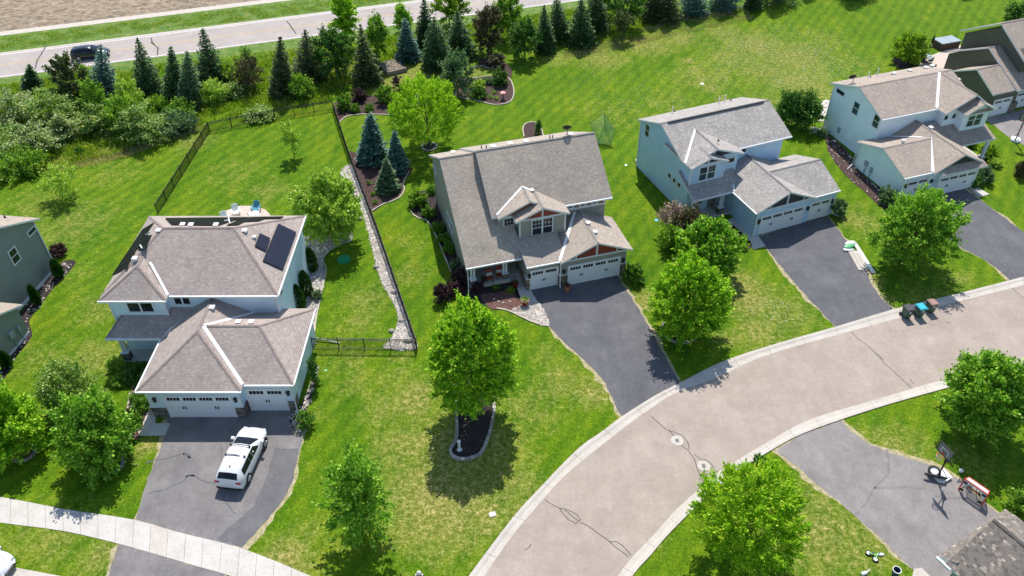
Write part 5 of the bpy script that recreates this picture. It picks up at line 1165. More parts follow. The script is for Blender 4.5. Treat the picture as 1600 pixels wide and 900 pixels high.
# shrubs of the beds
shrub('round light green shrub at the fence corner bed, leftmost', (538, 170), 24, 'box', 30)
shrub('purple round shrub in the fence corner bed', (561, 158), 21, 'purple', 25)
shrub('round green shrub right of the purple one in the fence corner bed', (602, 160), 29, 'mid', 34)
shrub('small pale shrub in front of the purple one', (555, 174), 14, 'box', 14); shrub('small green plant between the round shrubs of the fence corner bed', (578, 173), 12, 'box', 13)
shrub('wispy brown shrub left of the round maple', (621, 145), 17, 'purple', 34, style='layer')
shrub('dark round shrub in the bed with the pink birdbath', (781, 132), 26, 'dark', 34); shrub('light green perennial clump left of the pink birdbath', (746, 138), 24, 'birch', 20); shrub('pale perennial clump behind the pink birdbath', (762, 131), 16, 'grey', 13)
for i, (x, y) in enumerate(((772, 146), (766, 154), (776, 156))): shrub('small perennial tuft beside the pink birdbath', (x, y), 8, 'mid', 8, n=120, group='perennial tufts near the birdbath')
shrub('twiggy reddish shrub in the upper back bed', (775, 104), 30, 'bronze', 32, style='layer'); shrub('low green shrub left of the pink birdbath, in shade', (748, 152), 26, 'dark', 22)
shrub('large round shrub behind the left corner of the middle house', (652, 320), 29, 'mid', 32); shrub('small bright shrub beside the middle house, below the large round one', (670, 338), 19, 'box', 20); shrub('small green shrub tucked at the taupe wall back corner', (675, 302), 12, 'box', 14)
for x, y, w, lab in ((685, 359, 17, 'rearmost green ball in the row along the taupe wall'), (694, 377, 17, 'second green ball in the row along the taupe wall'), (702, 392, 19, 'third green ball in the row along the taupe wall')): shrub(lab, (x, y), w, 'box', w)
shrub('pale variegated shrub at the front end of the taupe wall row', (714, 418), 18, 'grey', 17)
shrub('dark purple barberry at the porch corner of the middle house', (722, 440), 28, 'purple', 30); shrub('purple barberry next to the lawn edge left of the porch', (708, 458), 26, 'purple', 26); shrub('low purple barberry under the porch downspout', (745, 452), 20, 'purple', 18); shrub('brownish shrub behind the tall bright maple', (690, 470), 24, 'purple', 34)
shrub('small yellow-green perennial in the porch bed', (798, 457), 9, 'yellow', 9, n=150); shrub('small green perennial by the porch slab', (775, 452), 10, 'box', 9, n=150)
shrub('round bright boxwood at the corner of the middle garage', (990, 438), 31, 'box', 34, n=9000)
shrub('round boxwood at the right corner of the solar house garage', (478, 665), 23, 'box', 30)
for x, y, w, lab in ((212, 625, 16, 'upper green ball shrub beside the solar house walk'), (222, 638, 22, 'largest green ball shrub beside the solar house walk'), (212, 662, 17, 'lowest green ball shrub beside the solar house walk'), (232, 618, 16, 'shaded green ball shrub near the solar house garage'), (206, 648, 12, 'brown low plant among the green balls')): shrub(lab, (x, y), w, 'box' if 'brown' not in lab else 'bronze', w)
shrub('leafy border shrub left of the solar house porch', (180, 578), 22, 'birch', 26); shrub('low shaded shrub in front of the solar house porch', (212, 588), 44, 'dark', 30); shrub('low green plant at the lower end of the porch border', (186, 598), 22, 'mid', 20)
shrub('low plant strip along the solar house garage wall', (490, 600), 14, 'dark', 50); shrub('pale small shrub by the arborvitae edging', (496, 466), 12, 'grey', 14)
shrub('maroon barberry behind the grey-green house corner', (92, 398), 22, 'purple', 24)
shrub('pale rounded bush at the small garage door of the blue-grey house', (1308, 334), 28, 'grey', 32)
shrub('white-flowered bush at the corner of the white garage', (1387, 316), 29, 'grey', 32); shrub('light shrub beside the porch post of the white house', (1545, 246), 28, 'yellow', 30); shrub('low shrub by the white house front corner', (1555, 258), 18, 'birch', 16)
shrub('pale shrub right of the white double garage door', (1538, 284), 26, 'grey', 30); shrub('dark shrub below the white house gable', (1524, 290), 18, 'dark', 18); shrub('small shrub left of the white house porch post', (1518, 230), 14, 'yellow', 14)
shrub('small tree-like bush cut by the right edge near the upper hoop', (1598, 276), 22, 'bronze', 34); shrub('small flowering clump at the downspout of the white house', (1284, 212), 14, 'grey', 14)
shrub('green bush at the lower right by the charcoal roof', (1590, 796), 36, 'mid', 42); shrub('small green shrub by the curb right of the spiky maple', (1188, 722), 14, 'dark', 10)
shrub('small shrub on the lawn edge of the thicket', (124, 240), 10, 'dark', 12); shrub('green shrub beside the rightmost porch steps of the blue-grey house', (1158, 384), 20, 'mid', 20)
for i, (x, y) in enumerate(((577, 288), (583, 305), (586, 318))): shrub('tiny perennial tuft in the blue spruce bed', (x, y), 7, 'box', 8, n=110, group='perennial tufts in the spruce bed')
shrub('tall thin shoot in the small bed behind the middle house', (841, 210), 8, 'dark', 26)

# tall rough grass in the belt
def tuft_field(name, poly, n, mat, h0, h1, seed):
    P = np.array(px(poly)); lo, hi = P.min(0), P.max(0); r = np.random.default_rng(seed); Q = lo+(hi-lo)*r.random((n*3, 2)); ins = np.zeros(len(Q), bool)
    for i in range(len(P)):
        p1, p2 = P[i-1], P[i]; c = ((p1[1] > Q[:, 1]) != (p2[1] > Q[:, 1])); xx = (p2[0]-p1[0])*(Q[:, 1]-p1[1])/(p2[1]-p1[1]+1e-9)+p1[0]; ins ^= c & (Q[:, 0] < xx)
    # clump the blades so that bare and dense spots alternate
    Q = Q[ins]; k = np.sin(Q[:, 0]*1.3+np.sin(Q[:, 1]*.9)*2)+np.sin(Q[:, 1]*1.7+np.cos(Q[:, 0]*.7)*2)+r.normal(size=len(Q))*.9; Q = Q[k > -.4][:n]; m = len(Q)
    h = r.uniform(h0, h1, m); C = np.c_[Q, h*.45]; D = np.c_[r.normal(size=(m, 2))*.35, np.ones(m)]; N = np.c_[r.normal(size=(m, 2)), np.full(m, .3)]
    o = quads(name, C, D, N, h, h*.09+.03, mat); o['kind'] = 'stuff'; return o
tuft_field('tall_grass', [(0, 136), (120, 118), (280, 99), (470, 80), (640, 58), (650, 75), (560, 130), (515, 160), (330, 190), (262, 212), (190, 238), (100, 262), (0, 285)], 70000, LF['grass'], .25, .75, 5)
tuft_field('tall_grass', [(600, 60), (900, 15), (1010, 5), (1000, 60), (900, 70), (830, 80), (770, 60), (640, 85)], 36000, LF['grass'], .2, .6, 6)
tuft_field('dry_grass', [(880, 62), (1000, 45), (1060, 30), (1160, 10), (1180, 30), (1090, 48), (1010, 66), (940, 85), (880, 92)], 18000, LF['straw'], .1, .3, 7)
tuft_field('dry_grass', [(60, 262), (150, 232), (250, 218), (322, 194), (318, 204), (262, 222), (200, 246), (130, 262), (70, 275)], 12000, LF['straw'], .1, .35, 8)
tuft_field('roadside_grass', [(0, 80), (200, 50), (400, 31), (650, -2), (640, -14), (400, 12), (200, 35), (0, 60)], 40000, LF['grass'], .12, .35, 9)

def clover(poly, n, seed):
    P = np.array(px(poly)); lo, hi = P.min(0), P.max(0); r = np.random.default_rng(seed); c = lo+(hi-lo)*r.random((40, 2)); Q = c[r.integers(0, 40, n)]+r.normal(size=(n, 2))*1.3
    C = np.c_[Q, np.full(n, .04)]; s = r.uniform(.05, .12, n); o = quads('clover_blossom', C, unit(r, n)*np.array([1, 1, .1]), np.array([0, 0, 1.0])+.2*unit(r, n), s, s*.8, MT['clover']); o['kind'] = 'stuff'
clover([(1130, 60), (1290, 40), (1290, 130), (1130, 140)], 1500, 3); clover([(900, 120), (1000, 110), (1000, 170), (900, 170)], 250, 4); clover([(1195, 480), (1225, 475), (1225, 492), (1195, 500)], 90, 5)
# ------------------------------------------------------------------ vehicles
ST = [(-2.42,.46,.70,.72,.60,.78),(-2.38,.33,.86,.92,.78,.98),(-2.30,.28,.92,.99,.77,1.22),(-1.90,.26,.95,1.01,.70,1.55),(-1.0,.25,.965,1.00,.70,1.64),(-.2,.25,.965,.985,.70,1.645),
      (.25,.25,.96,.975,.67,1.58),(1.24,.26,.95,.965,.83,1.08),(1.72,.27,.93,.93,.79,1.03),(2.08,.30,.865,.85,.69,.94),(2.30,.37,.75,.72,.55,.80),(2.42,.45,.58,.60,.42,.68),(2.46,.50,.42,.56,.30,.62)]
def car(name, label, p_rear, p_front, z, paint, rails=True, scale=1.0):
    A = G(*p_rear, z); B = G(*p_front, z); c = (A+B)/2; ang = math.atan2(B[1]-A[1], B[0]-A[0])
    root = thing(name, label, 'car', (c[0], c[1], .012), ang); k = scale; root.scale = (k, k, k)
    rings = []
    for x, zb, w, zbelt, wr, zr in ST:
        half = [(0, zb), (w*.86, zb), (w, zb+.14), (w*1.005, (zb+zbelt)/2), (w*.985, zbelt), (wr+.02, zr-.09), (wr*.82, zr-.01), (0, zr+.025)]
        rings.append([(x, y, zz) for y, zz in half]+[(x, -y, zz) for y, zz in half[-2:0:-1]])
    bm = MB(); n = len(rings[0]); base = 0
    for r_ in rings: bm.v += r_
    for i in range(len(rings)-1):
        for j in range(n):
            a, b = i*n+j, i*n+(j+1) % n; bm.f.append((a, b, b+n, a+n)); bm.m.append(0)
    bm.f.append(tuple(range(n-1, -1, -1))); bm.m.append(0); bm.f.append(tuple((len(rings)-1)*n+j for j in range(n))); bm.m.append(0)
    body = bm.build('body', paint, root, smooth=True)
    def lerp(a, b, t): return tuple(a[q]+(b[q]-a[q])*t for q in range(3))
    def off(P, d): return [(p[0]+d[0], p[1]+d[1], p[2]+d[2]) for p in P]
    def pane(Q, d, m='carglass', nm='window'):
        mb = MB(); P = off(Q, d); R = off(Q, [-x for x in d])
        if len(P) == 6: mb.face([P[0], P[1], P[4], P[5]]); mb.face([P[1], P[2], P[3], P[4]])
        else: mb.face(P)
        mb.face(R[::-1])
        for i in range(len(P)): j = (i+1) % len(P); mb.face([R[i], R[j], P[j], P[i]])
        return mb.build(nm, MT[m], root)
    for sgn in (1, -1):
        jl, ju = (4, 5) if sgn > 0 else (n-4, n-5)
        for (i, t0), (i1, t1) in (((3, .25), (4, .42)), ((4, .47), (5, -.03)), ((5, .05), (6, .75))):
            if i1 == i+1 and t1 < 0: lo0, lo1 = lerp(rings[4][jl], rings[5][jl], t0), lerp(rings[4][jl], rings[5][jl], .97); up0, up1 = lerp(rings[4][ju], rings[5][ju], t0), lerp(rings[4][ju], rings[5][ju], .97)
            elif i == 3: lo0, lo1 = lerp(rings[3][jl], rings[4][jl], .15), lerp(rings[4][jl], rings[5][jl], .42); up0, up1 = lerp(rings[3][ju], rings[4][ju], .3), lerp(rings[4][ju], rings[5][ju], .42)
            else: lo0, lo1 = lerp(rings[5][jl], rings[6][jl], .05), lerp(rings[6][jl], rings[7][jl], .55); up0, up1 = lerp(rings[5][ju], rings[6][ju], .05), lerp(rings[5][ju], rings[6][ju], .95)
            a0, a1, b1, b0 = lerp(lo0, up0, .12), lerp(lo1, up1, .12), lerp(lo1, up1, .88), lerp(lo0, up0, .88)
            pane([a0, a1, b1, b0], (0, sgn*.012, .004))
    def across(r0, r1, t0, t1, s0, s1):   # glass across the car between two stations
        f = lambda i, t, s: (lambda q: (q[0], q[1]*s, q[2]))(lerp(r0[i], r1[i], t))
        return [f(6, t0, s0), f(7, t0, 1), f(n-6, t0, s0), f(n-6, t1, s1), f(7, t1, 1), f(6, t1, s1)]
    pane(across(rings[6], rings[7], .08, .94, 1.05, 1.1), (.012, 0, .022), nm='windshield')
    pane(across(rings[2], rings[3], .02, .80, 1.05, 1.05), (-.02, 0, .016), nm='rear_window')
    for x in (1.43, -1.46):
        for y in (.86, -.86):
            w = MB(); s_ = 1 if y > 0 else -1
            w.tube((x, y-s_*.13, .36), (x, y+s_*.115, .36), .36, .355, 22); t = w.build('wheel', MT['tyre'], root)
            rm = MB(); rm.tube((x, y+s_*.10, .36), (x, y+s_*.122, .36), .235, .22, 18)
            for q in range(5):
                a = q*2*math.pi/5; rm.tube((x, y+s_*.125, .36), (x+.2*math.cos(a), y+s_*.125, .36+.2*math.sin(a)), .03, .035, 5)
            rm.build('rim', MT['chrome'], t)
            ar = MB(); ar.tube((x, y-s_*.2, .38), (x, y+s_*.102, .38), .42, .42, 24); ar.build('wheel_arch', MT['dark'], root)
    for y in (.66, -.66):
        s_ = 1 if y > 0 else -1
        mb = MB(); mb.box(2.02, 2.28, y-.13, y+.13, .72, .84); mb.build('headlight', MT['lamp'], root)
        mb = MB(); mb.box(-2.40, -2.26, y-.16+.06*s_, y+.16+.06*s_, .90, 1.03); mb.build('tail_light', MT['tail'], root)
        mb = MB(); mb.box(.98, 1.16, s_*.93, s_*1.14, .99, 1.14) if s_ > 0 else mb.box(.98, 1.16, -1.14, -.93, .99, 1.14); mb.build('wing_mirror', paint, root)
    mb = MB(); mb.box(-2.45, -2.3, -.85, .85, .32, .48); mb.box(2.3, 2.44, -.6, .6, .36, .5); mb.build('bumper_trim', MT['dark'], root)
    mb = MB(); mb.box(-2.435, -2.40, -.24, .24, .72, .84); mb.build('number_plate', MT['vent'], root)
    mb = MB(); mb.box(2.36, 2.43, -.4, .4, .52, .64); mb.build('grille', MT['dark'], root)
    if rails:
        for x in (-.72, .12):
            mb = MB(); mb.box(x-.025, x+.025, -.66, .66, 1.70, 1.745)
            for y in (-.64, .64): mb.box(x-.05, x+.05, y-.05, y+.05, 1.56, 1.702)
            mb.build('roof_bar', MT['dark'], root)
    mb = MB(); mb.box(-1.65, -1.52, -.02, .02, 1.60, 1.70); mb.build('antenna', MT['dark'], root)
    return root
car('parked_suv', 'white SUV with two roof bars parked on the driveway of the solar house', (361, 762), (401, 678), .25, MT['carwhite'], True, 1.07)
car('driving_suv', 'dark navy SUV driving on the county road at the upper left', (113, 87), (170, 81), .5, MT['carnavy'], False, .99)
car('parked_car', 'white car at the kerb cut off by the lower left corner', (-85, 868), (21, 893), .4, MT['carwhite'], False, .95)

# ------------------------------------------------------------------ bins
def bin_(label, p, rz, lid):
    g = G(*p); root = thing('trash_bin', label, 'trash bin', (g[0], g[1], .012), rz, 'wheeled bins at the kerb')
    mb = MB(); a, b = (.24, .29), (.31, .37)
    lo = [(-a[0], -a[1], .06), (a[0], -a[1], .06), (a[0], a[1], .06), (-a[0], a[1], .06)]; hi = [(-b[0], -b[1], 1.0), (b[0], -b[1], 1.0), (b[0], b[1], 1.0), (-b[0], b[1], 1.0)]
    mb.face(lo[::-1]); mb.face(hi)
    for i in range(4): j = (i+1) % 4; mb.face([lo[i], lo[j], hi[j], hi[i]])
    mb.box(-.34, .34, -.40, .40, .95, 1.01)
    mb.build('body', MT['bin'], root)
    l = MB(); l.box(-.35, .35, -.44, .40, 1.012, 1.06); l.prism([(-.33, 1.06), (.33, 1.06), (.24, 1.12), (-.24, 1.12)], 'v', -.38, .34); l.build('lid', MT[lid], root)
    for s_ in (-1, 1):
        w = MB(); w.tube((s_*.25, .34, .14), (s_*.34, .34, .14), .14, .14, 14); w.build('wheel', MT['tyre'], root)
    h = MB(); h.tube((-.28, .44, .98), (.28, .44, .98), .025); h.build('handle', MT['dark'], root)
    s = MB(); s.box(-.1, .1, -.372, -.34, .68, .80); s.build('sticker', MT['white'], root)
az4 = math.radians(14)
bin_('green trash bin with black lid, leftmost at the kerb', (1414.5, 495), az4, 'lid_k')
bin_('green trash bin with bright teal lid, middle at the kerb', (1434, 493), az4, 'lid_t')
bin_('green trash bin with brownish lid, rightmost at the kerb', (1451.5, 486), az4, 'lid_b')

# ------------------------------------------------------------------ basketball hoops and hockey goal
def hoop(label, base, rim_px, h=3.3, col='black', basecol='white'):
    g = G(*base); e = G(*rim_px, 3.0); ang = math.atan2(e[1]-g[1], e[0]-g[0]); root = thing('basketball_hoop', label, 'basketball hoop', (g[0], g[1], .016), ang)
    b = MB(); b.prism([(-.95, -.4), (-.2, -.52), (.12, -.3), (.12, .3), (-.2, .52), (-.95, .4)], 'z', 0, .22); b.prism([(-.85, -.3), (-.2, -.4), (0, -.2), (0, .2), (-.2, .4), (-.85, .3)], 'z', .22, .3); b.build('base', MT[basecol], root)
    p = MB(); p.tube((0, 0, .1), (.05, 0, 2.55), .06, .055); p.tube((-.55, -.3, .25), (.03, 0, 1.2), .025); p.tube((-.55, .3, .25), (.03, 0, 1.2), .025); p.tube((.05, 0, 2.2), (.62, .2, 3.2), .035); p.tube((.05, 0, 2.2), (.62, -.2, 3.2), .035); p.tube((.05, 0, 2.55), (.62, 0, 3.45), .03); p.tube((-.1, 0, 1.6), (.3, 0, 2.9), .03)
    p.box(-.08, .14, -.07, .07, 1.9, 2.6); p.build('pole', MT['black'], root)
    w = MB(); w.box(.64, .67, -.56, .56, 2.95, 3.75); o = w.build('backboard', MT['clear'], root)
    f = MB()
    for q in ((.625, .685, -.61, .61, 2.88, 2.95), (.625, .685, -.61, .61, 3.75, 3.8), (.625, .685, -.61, -.56, 2.95, 3.75), (.625, .685, .56, .61, 2.95, 3.75)): f.box(*q)
    f.build('frame', MT['black'], o)
    f = MB()
    for q in ((.672, .69, -.3, .3, 3.48, 3.53), (.672, .69, -.3, .3, 3.05, 3.09), (.672, .69, -.3, -.26, 3.09, 3.48), (.672, .69, .26, .3, 3.09, 3.48)): f.box(*q)
    f.build('target_square', MT['white'], o)
    r = MB(); K = 20; R = .23; cx = .95
    P = [(cx+R*math.cos(2*math.pi*k/K), R*math.sin(2*math.pi*k/K), 3.05) for k in range(K+1)]; r.path(P, .018, 6); r.box(.66, .74, -.12, .12, 2.98, 3.1); rm = r.build('rim', MT['orange'], root)
    nm = MB()
    for k in range(12):
        a = 2*math.pi*k/12; a2 = a+.4; a3 = a-.4; c1 = (cx+R*math.cos(a), R*math.sin(a), 3.04)
        for z1, rr in ((2.62, .14),):
            nm.tube(c1, (cx+rr*math.cos(a2), rr*math.sin(a2), z1), .009, .009, 4); nm.tube(c1, (cx+rr*math.cos(a3), rr*math.sin(a3), z1), .009, .009, 4)
    nm.build('net', MT['netwhite'], rm)
    return root, ang
hr, ha = hoop('portable basketball hoop with grey backboard on the faded driveway, lower right', (1463, 748), (1441, 722))
hoop('portable basketball hoop with white base beside the faded driveway, right edge', (1585, 222), (1583, 246))
g = G(1456.5, 742); mb = MB()
for k in range(28):
    a = 2*math.pi*k/28
    for q in range(8):
        b0, b1 = 2*math.pi*q/8, 2*math.pi*(q+1)/8; a1 = 2*math.pi*(k+1)/28
        def tp(a, b): return ((.33+.1*math.cos(b))*math.cos(a), (.33+.1*math.cos(b))*math.sin(a), .1*math.sin(b))
        mb.face([tp(a, b0), tp(a1, b0), tp(a1, b1), tp(a, b1)])
t = thing('spare_wheel', 'spare wheel with white rim lying on the base of the lower right hoop', 'wheel', (g[0], g[1], .43)); t.rotation_euler = (math.radians(12), math.radians(-6), 0)
mb.build('tyre', MT['tyre'], t, smooth=True); mb = MB(); mb.lathe((0, 0, 0), [(0, .03), (.08, .04), (.1, .02), (.2, .0), (.23, .05), (.26, .06), (.26, -.06), (0, -.06)], 22); mb.build('rim', MT['white'], t, smooth=True)
A = G(1444, 746); B = G(1474, 753); C = (A+B)/2; d = (B-A)/np.linalg.norm(B-A)
t = thing('sandbag', 'black ballast bar laid across the base of the lower right hoop', 'sandbag', (C[0], C[1], .32), math.atan2(d[1], d[0]))
mb = MB(); L = np.linalg.norm(B-A)/2; mb.tube((-L, 0, .09), (L, 0, .09), .11, .11, 10); mb.tube((-L-.12, 0, .09), (-L, 0, .09), .05, .11, 10); mb.tube((L, 0, .09), (L+.12, 0, .09), .11, .05, 10); mb.build('bag', MT['dark'], t)
mb = MB(); 
for x in (-.5, .4): mb.tube((x, 0, .1), (x-.02, 0, .1), .125, .125, 10)
mb.build('strap', MT['black'], t)
# hockey goal
A = G(1497.5, 765); B = G(1533, 790); c = (A+B)/2; ang = math.atan2(B[1]-A[1], B[0]-A[0]); W = float(np.linalg.norm(B-A))
t = thing('hockey_goal', 'red and white street hockey goal at the edge of the faded driveway', 'hockey goal', (c[0], c[1], .016), ang); w = W/2; hh = 1.22
fr = MB(); fr.path([(-w, 0, 0), (-w, 0, hh), (w, 0, hh), (w, 0, 0)], .045, 8)
fr.path([(-w, 0, .03), (-w+.15, .8, .03), (w-.15, .8, .03), (w, 0, .03)], .035, 6); fr.path([(-w, 0, hh), (-w+.1, .38, hh), (w-.1, .38, hh), (w, 0, hh)], .035, 6)
for x in (-w+.1, 0, w-.1): fr.tube((x, .38, hh), (x*.98, .8, .03), .025)
fr.build('frame', MT['goalred'], t)
nb = MB()
def mesh_panel(mb, P, nu, nv, r=.006):
    P = [Vector(p) for p in P]
    for i in range(nu+1):
        a = P[0].lerp(P[1], i/nu); b = P[3].lerp(P[2], i/nu); mb.tube(a, b, r, r, 3)
    for i in range(nv+1):
        a = P[0].lerp(P[3], i/nv); b = P[1].lerp(P[2], i/nv); mb.tube(a, b, r, r, 3)
mesh_panel(nb, [(-w+.1, .4, hh), (w-.1, .4, hh), (w-.15, .8, .03), (-w+.15, .8, .03)], 30, 20, .009); mesh_panel(nb, [(-w, 0, hh), (w, 0, hh), (w-.1, .38, hh), (-w+.1, .38, hh)], 30, 8, .012)
for s_ in (-1, 1): mesh_panel(nb, [(s_*w, 0, 0), (s_*(w-.15), .8, 0), (s_*(w-.1), .38, hh), (s_*w, 0, hh)], 6, 12)
nb.build('net', MT['netwhite'], t)
tg = MB(); tg.box(-w+.05, w-.05, -.02, .03, hh-.12, hh-.02); tg.build('shooting_tarp', MT['white'], t)
for x in (-w+.17, w-.17):
    for z in (hh-.25, .2):
        q = MB(); q.box(x-.12, x+.12, -.05, -.02, z-.1, z+.1); q.build('corner_target', MT['dark'], t)
for s_ in (-1, 1): q = MB(); q.prism([(s_*w, hh-.1), (s_*(w-.5), hh-.1), (s_*(w-.15), .45), (s_*w, .4)], 'v', -.02, .0); q.build('net_padding', MT['white'], t)
def ball(name, label, p, r, mat, cat='ball'):
    g = G(*p, r); mb = MB(); mb.ball((0, 0, r), r, 14, 9); o = mb.build(name, MT[mat], loc=(g[0], g[1], 0), smooth=True); return tag(o, label, cat)
ball('ball', 'white ball on the grass left of the hockey goal', (1502, 735.5), .16, 'white')

# ------------------------------------------------------------------ fences
def fence(label, pts, h=1.25, gap=2.4, name='metal_fence', fine=.11):
    P = [np.array(p) for p in px(pts)]; o0 = P[0]; root = thing(name, label, 'fence', (o0[0], o0[1], 0)); pk = MB(); rl = MB(); first = True
    for a, b in zip(P[:-1], P[1:]):
        L = np.linalg.norm(b-a); d = (b-a)/L; n = max(1, round(L/gap)); a = a-o0; b = b-o0
        for z in (h-.05, h-.22, .12): rl.tube((*a, z), (*b, z), .03, .03, 4)
        for k in range(n+1):
            if k == 0 and not first: continue
            p = a+d*L*k/n; mb = MB(); mb.box(p[0]-.035, p[0]+.035, p[1]-.035, p[1]+.035, -.05, h+.08); mb.box(p[0]-.045, p[0]+.045, p[1]-.045, p[1]+.045, h+.08, h+.11); mb.build('post', MT['black'], root)
        first = False
        for k in range(int(L/fine)):
            p = a+d*(k+.5)*fine; pk.box(p[0]-.013, p[0]+.013, p[1]-.013, p[1]+.013, .05, h)
    rl.build('rail', MT['black'], root); o = pk.build('picket', MT['black'], root)
    return root
fence('black metal fence along the left side of the fenced backyard', [(247, 335), (328, 206)])
fence('black metal fence along the back of the fenced backyard', [(328, 206), (430, 186), (521, 171)])
fence('long black metal fence beside the gravel strip, between two gardens', [(521, 171), (545, 245), (590, 365), (652, 547)])
fence('short black metal fence from the garage of the solar house to the gravel strip', [(489, 545), (652, 547)])

# ------------------------------------------------------------------ garden things
def planter():
    c4 = [G(603, 120), G(631, 113), G(624, 97), G(594, 104)]; c = sum(c4)/4; ang = math.atan2(c4[1][1]-c4[0][1], c4[1][0]-c4[0][0]); L = np.linalg.norm(c4[1]-c4[0])/2; D = np.linalg.norm(c4[2]-c4[1])/2
    t = thing('raised_planter', 'weathered wooden raised planter box among the roadside spruces', 'planter', (c[0], c[1], 0), ang)
    for q in ((-L, L, -D, -D+.12, 0, .55), (-L, L, D-.12, D, 0, .55), (-L, -L+.12, -D+.12, D-.12, 0, .55), (L-.12, L, -D+.12, D-.12, 0, .55)):
        mb = MB(); mb.box(*q); mb.build('plank_side', MT['wood'], t)
    for x in (-L, L):
        for y in (-D, D): mb = MB(); mb.box(x-.09, x+.09, y-.09, y+.09, 0, .95 if y > 0 else .6); mb.build('corner_post', MT['wood'], t)
    mb = MB(); r = random.Random(2)
    for i in range(10):
        for j in range(8):
            x0, x1 = -L+.12+(2*L-.24)*i/10, -L+.12+(2*L-.24)*(i+1)/10; y0, y1 = -D+.12+(2*D-.24)*j/8, -D+.12+(2*D-.24)*(j+1)/8; z = .42+r.uniform(0, .1); mb.box(x0, x1, y0, y1, .2, z)
    mb.build('soil', MT['soilbed'], t)
planter()
def golfnet():
    # pop-up practice net: four corner poles to a hub
    ap = [(938, 181, 2.6), (958, 203, 1.5), (955, 227, .0), (936, 226, .0), (921, 205, 1.5)]
    base = G(940, 226); P = []
    A = G(922, 216); B = G(957, 224); c = (A+B)/2; ang = math.atan2(B[1]-A[1], B[0]-A[0]); w = np.linalg.norm(B-A)/2
    t = thing('practice_net', 'green diamond-shaped practice net standing on the lawn behind the middle house', 'sports net', (c[0], c[1], 0), ang)
    top = (0, .35, 3.35); l = (-w-.15, .1, 1.9); r = (w+.15, .1, 1.75); bl = (-w*.1, -.9, .03); br = (w, -.55, .03); bk = (.2, 1.1, .05); hub = (.05, .55, 1.7)
    f = MB()
    for p in (top, l, r, bl, br, bk): f.tube(hub, p, .02, .02, 5)
    f.path([l, top, r, br, bl, l], .018, 5); f.build('frame', MT['dark'], t)
    nb = MB(); mesh_panel(nb, [l, top, hub, bl], 16, 16, .018); mesh_panel(nb, [top, r, br, hub], 16, 16, .018); mesh_panel(nb, [hub, br, bl, bl], 12, 12, .018); nb.build('net', MT['netgreen'], t)
golfnet()
def chair(label, p, rz, mat):
    g = G(*p); t = thing('adirondack_chair', label, 'chair', (g[0], g[1], .04), rz, 'adirondack chairs on the round patio')
    mb = MB(); 
    for k in range(5): x = -.26+.13*k; mb.box(x-.055, x+.055, -.3, .3, .34, .37)
    mb.build('seat', MT[mat], t); mb = MB()
    for k in range(5):
        x = -.26+.13*k; hgt = 1.0-.05*abs(k-2); mb.prism([(.26, .3), (.30, .3), (.62, hgt), (.58, hgt)], 'u', x-.055, x+.055)
    mb.build('backrest', MT[mat], t)
    for s_ in (-1, 1):
        mb = MB(); mb.box(s_*.37-.07, s_*.37+.07, -.38, .35, .54, .57); mb.build('armrest', MT[mat], t)
        mb = MB(); mb.box(s_*.36-.03, s_*.36+.03, -.36, -.28, 0, .54); mb.build('leg', MT[mat], t); mb = MB(); mb.box(s_*.36-.03, s_*.36+.03, .25, .33, 0, .54); mb.build('leg', MT[mat], t)
chair('white slatted armchair on the patio behind the solar house roof, left of the teal one', (370, 336), math.radians(20), 'white'); chair('teal slatted armchair on the patio behind the solar house roof', (401, 331), math.radians(-5), 'teal'); chair('white slatted armchair half hidden by the roof of the solar house, far left', (354, 347), math.radians(35), 'white')
g = G(399, 341); t = thing('fire_pit', 'round pale table with dark rim in front of the teal armchair', 'table', (g[0], g[1], .04)); mb = MB(); mb.lathe((0, 0, 0), [(.3, 0), (.34, .3), (.55, .42), (.58, .5), (.5, .5), (0, .48)], 20); mb.build('bowl', MT['white'], t); mb = MB()
for k in range(4): a = k*1.57+.5; mb.tube((.5*math.cos(a), .5*math.sin(a), .45), (.66*math.cos(a), .66*math.sin(a), .8), .03)
mb.build('handle', MT['wicker'], t)
g = G(537.5, 406); mb = MB(); mb.lathe((0, 0, 0), [(0, .06), (.5, .07), (.56, .13), (.62, .13), (.64, .0)], 26); tag(mb.build('saucer_sled', MT['greenlid'], loc=(g[0], g[1], 0), smooth=True), 'shallow green plastic disc lying on the fenced backyard lawn', 'plastic disc')
def manhole(label, p):
    g = G(*p); t = thing('manhole_cover', label, 'manhole cover', (g[0], g[1], .0075)); mb = MB(); mb.lathe((0, 0, 0), [(.46, 0), (.46, .012), (.40, .012)], 28); mb.build('ring', MT['iron'], t)
    mb = MB(); mb.lathe((0, 0, 0), [(.40, .005), (.40, .010), (0, .010)], 28)
    for i in range(-2, 3): 
        y = i*.07; hw = .1 if i % 2 else .14; mb.box(-hw, hw, y-.02, y+.02, .009, .018, 1)
    mb.build('lid', [MT['conc_b'], MT['tar']], t)
manhole('pale manhole cover in the street, the one nearer the middle driveway', (1058, 688.5)); manhole('pale manhole cover in the street, the one nearer the lower kerb', (1099.5, 728))
g = G(718, 703); t = thing('garden_post', 'short white post with round cap in the dark keyhole-shaped mulch bed', 'post', (g[0], g[1], .05)); mb = MB(); mb.lathe((0, 0, 0), [(.2, 0), (.16, .06), (.1, .12), (.09, .8), (.09, .85)], 14); mb.build('shaft', MT['pipe'], t, smooth=True); mb = MB(); mb.lathe((0, 0, .85), [(.09, 0), (.14, .03), (.14, .12), (.06, .2), (0, .2)], 14); mb.build('cap', MT['white'], t, smooth=True)
def disc(name, label, p, r, mat, cat, z=.03):
    g = G(*p); mb = MB(); mb.lathe((0, 0, 0), [(r, -.01), (r*.98, z), (r*.6, z+.005), (0, z+.006)], 12); return tag(mb.build(name, MT[mat], loc=(g[0], g[1], 0)), label, cat)
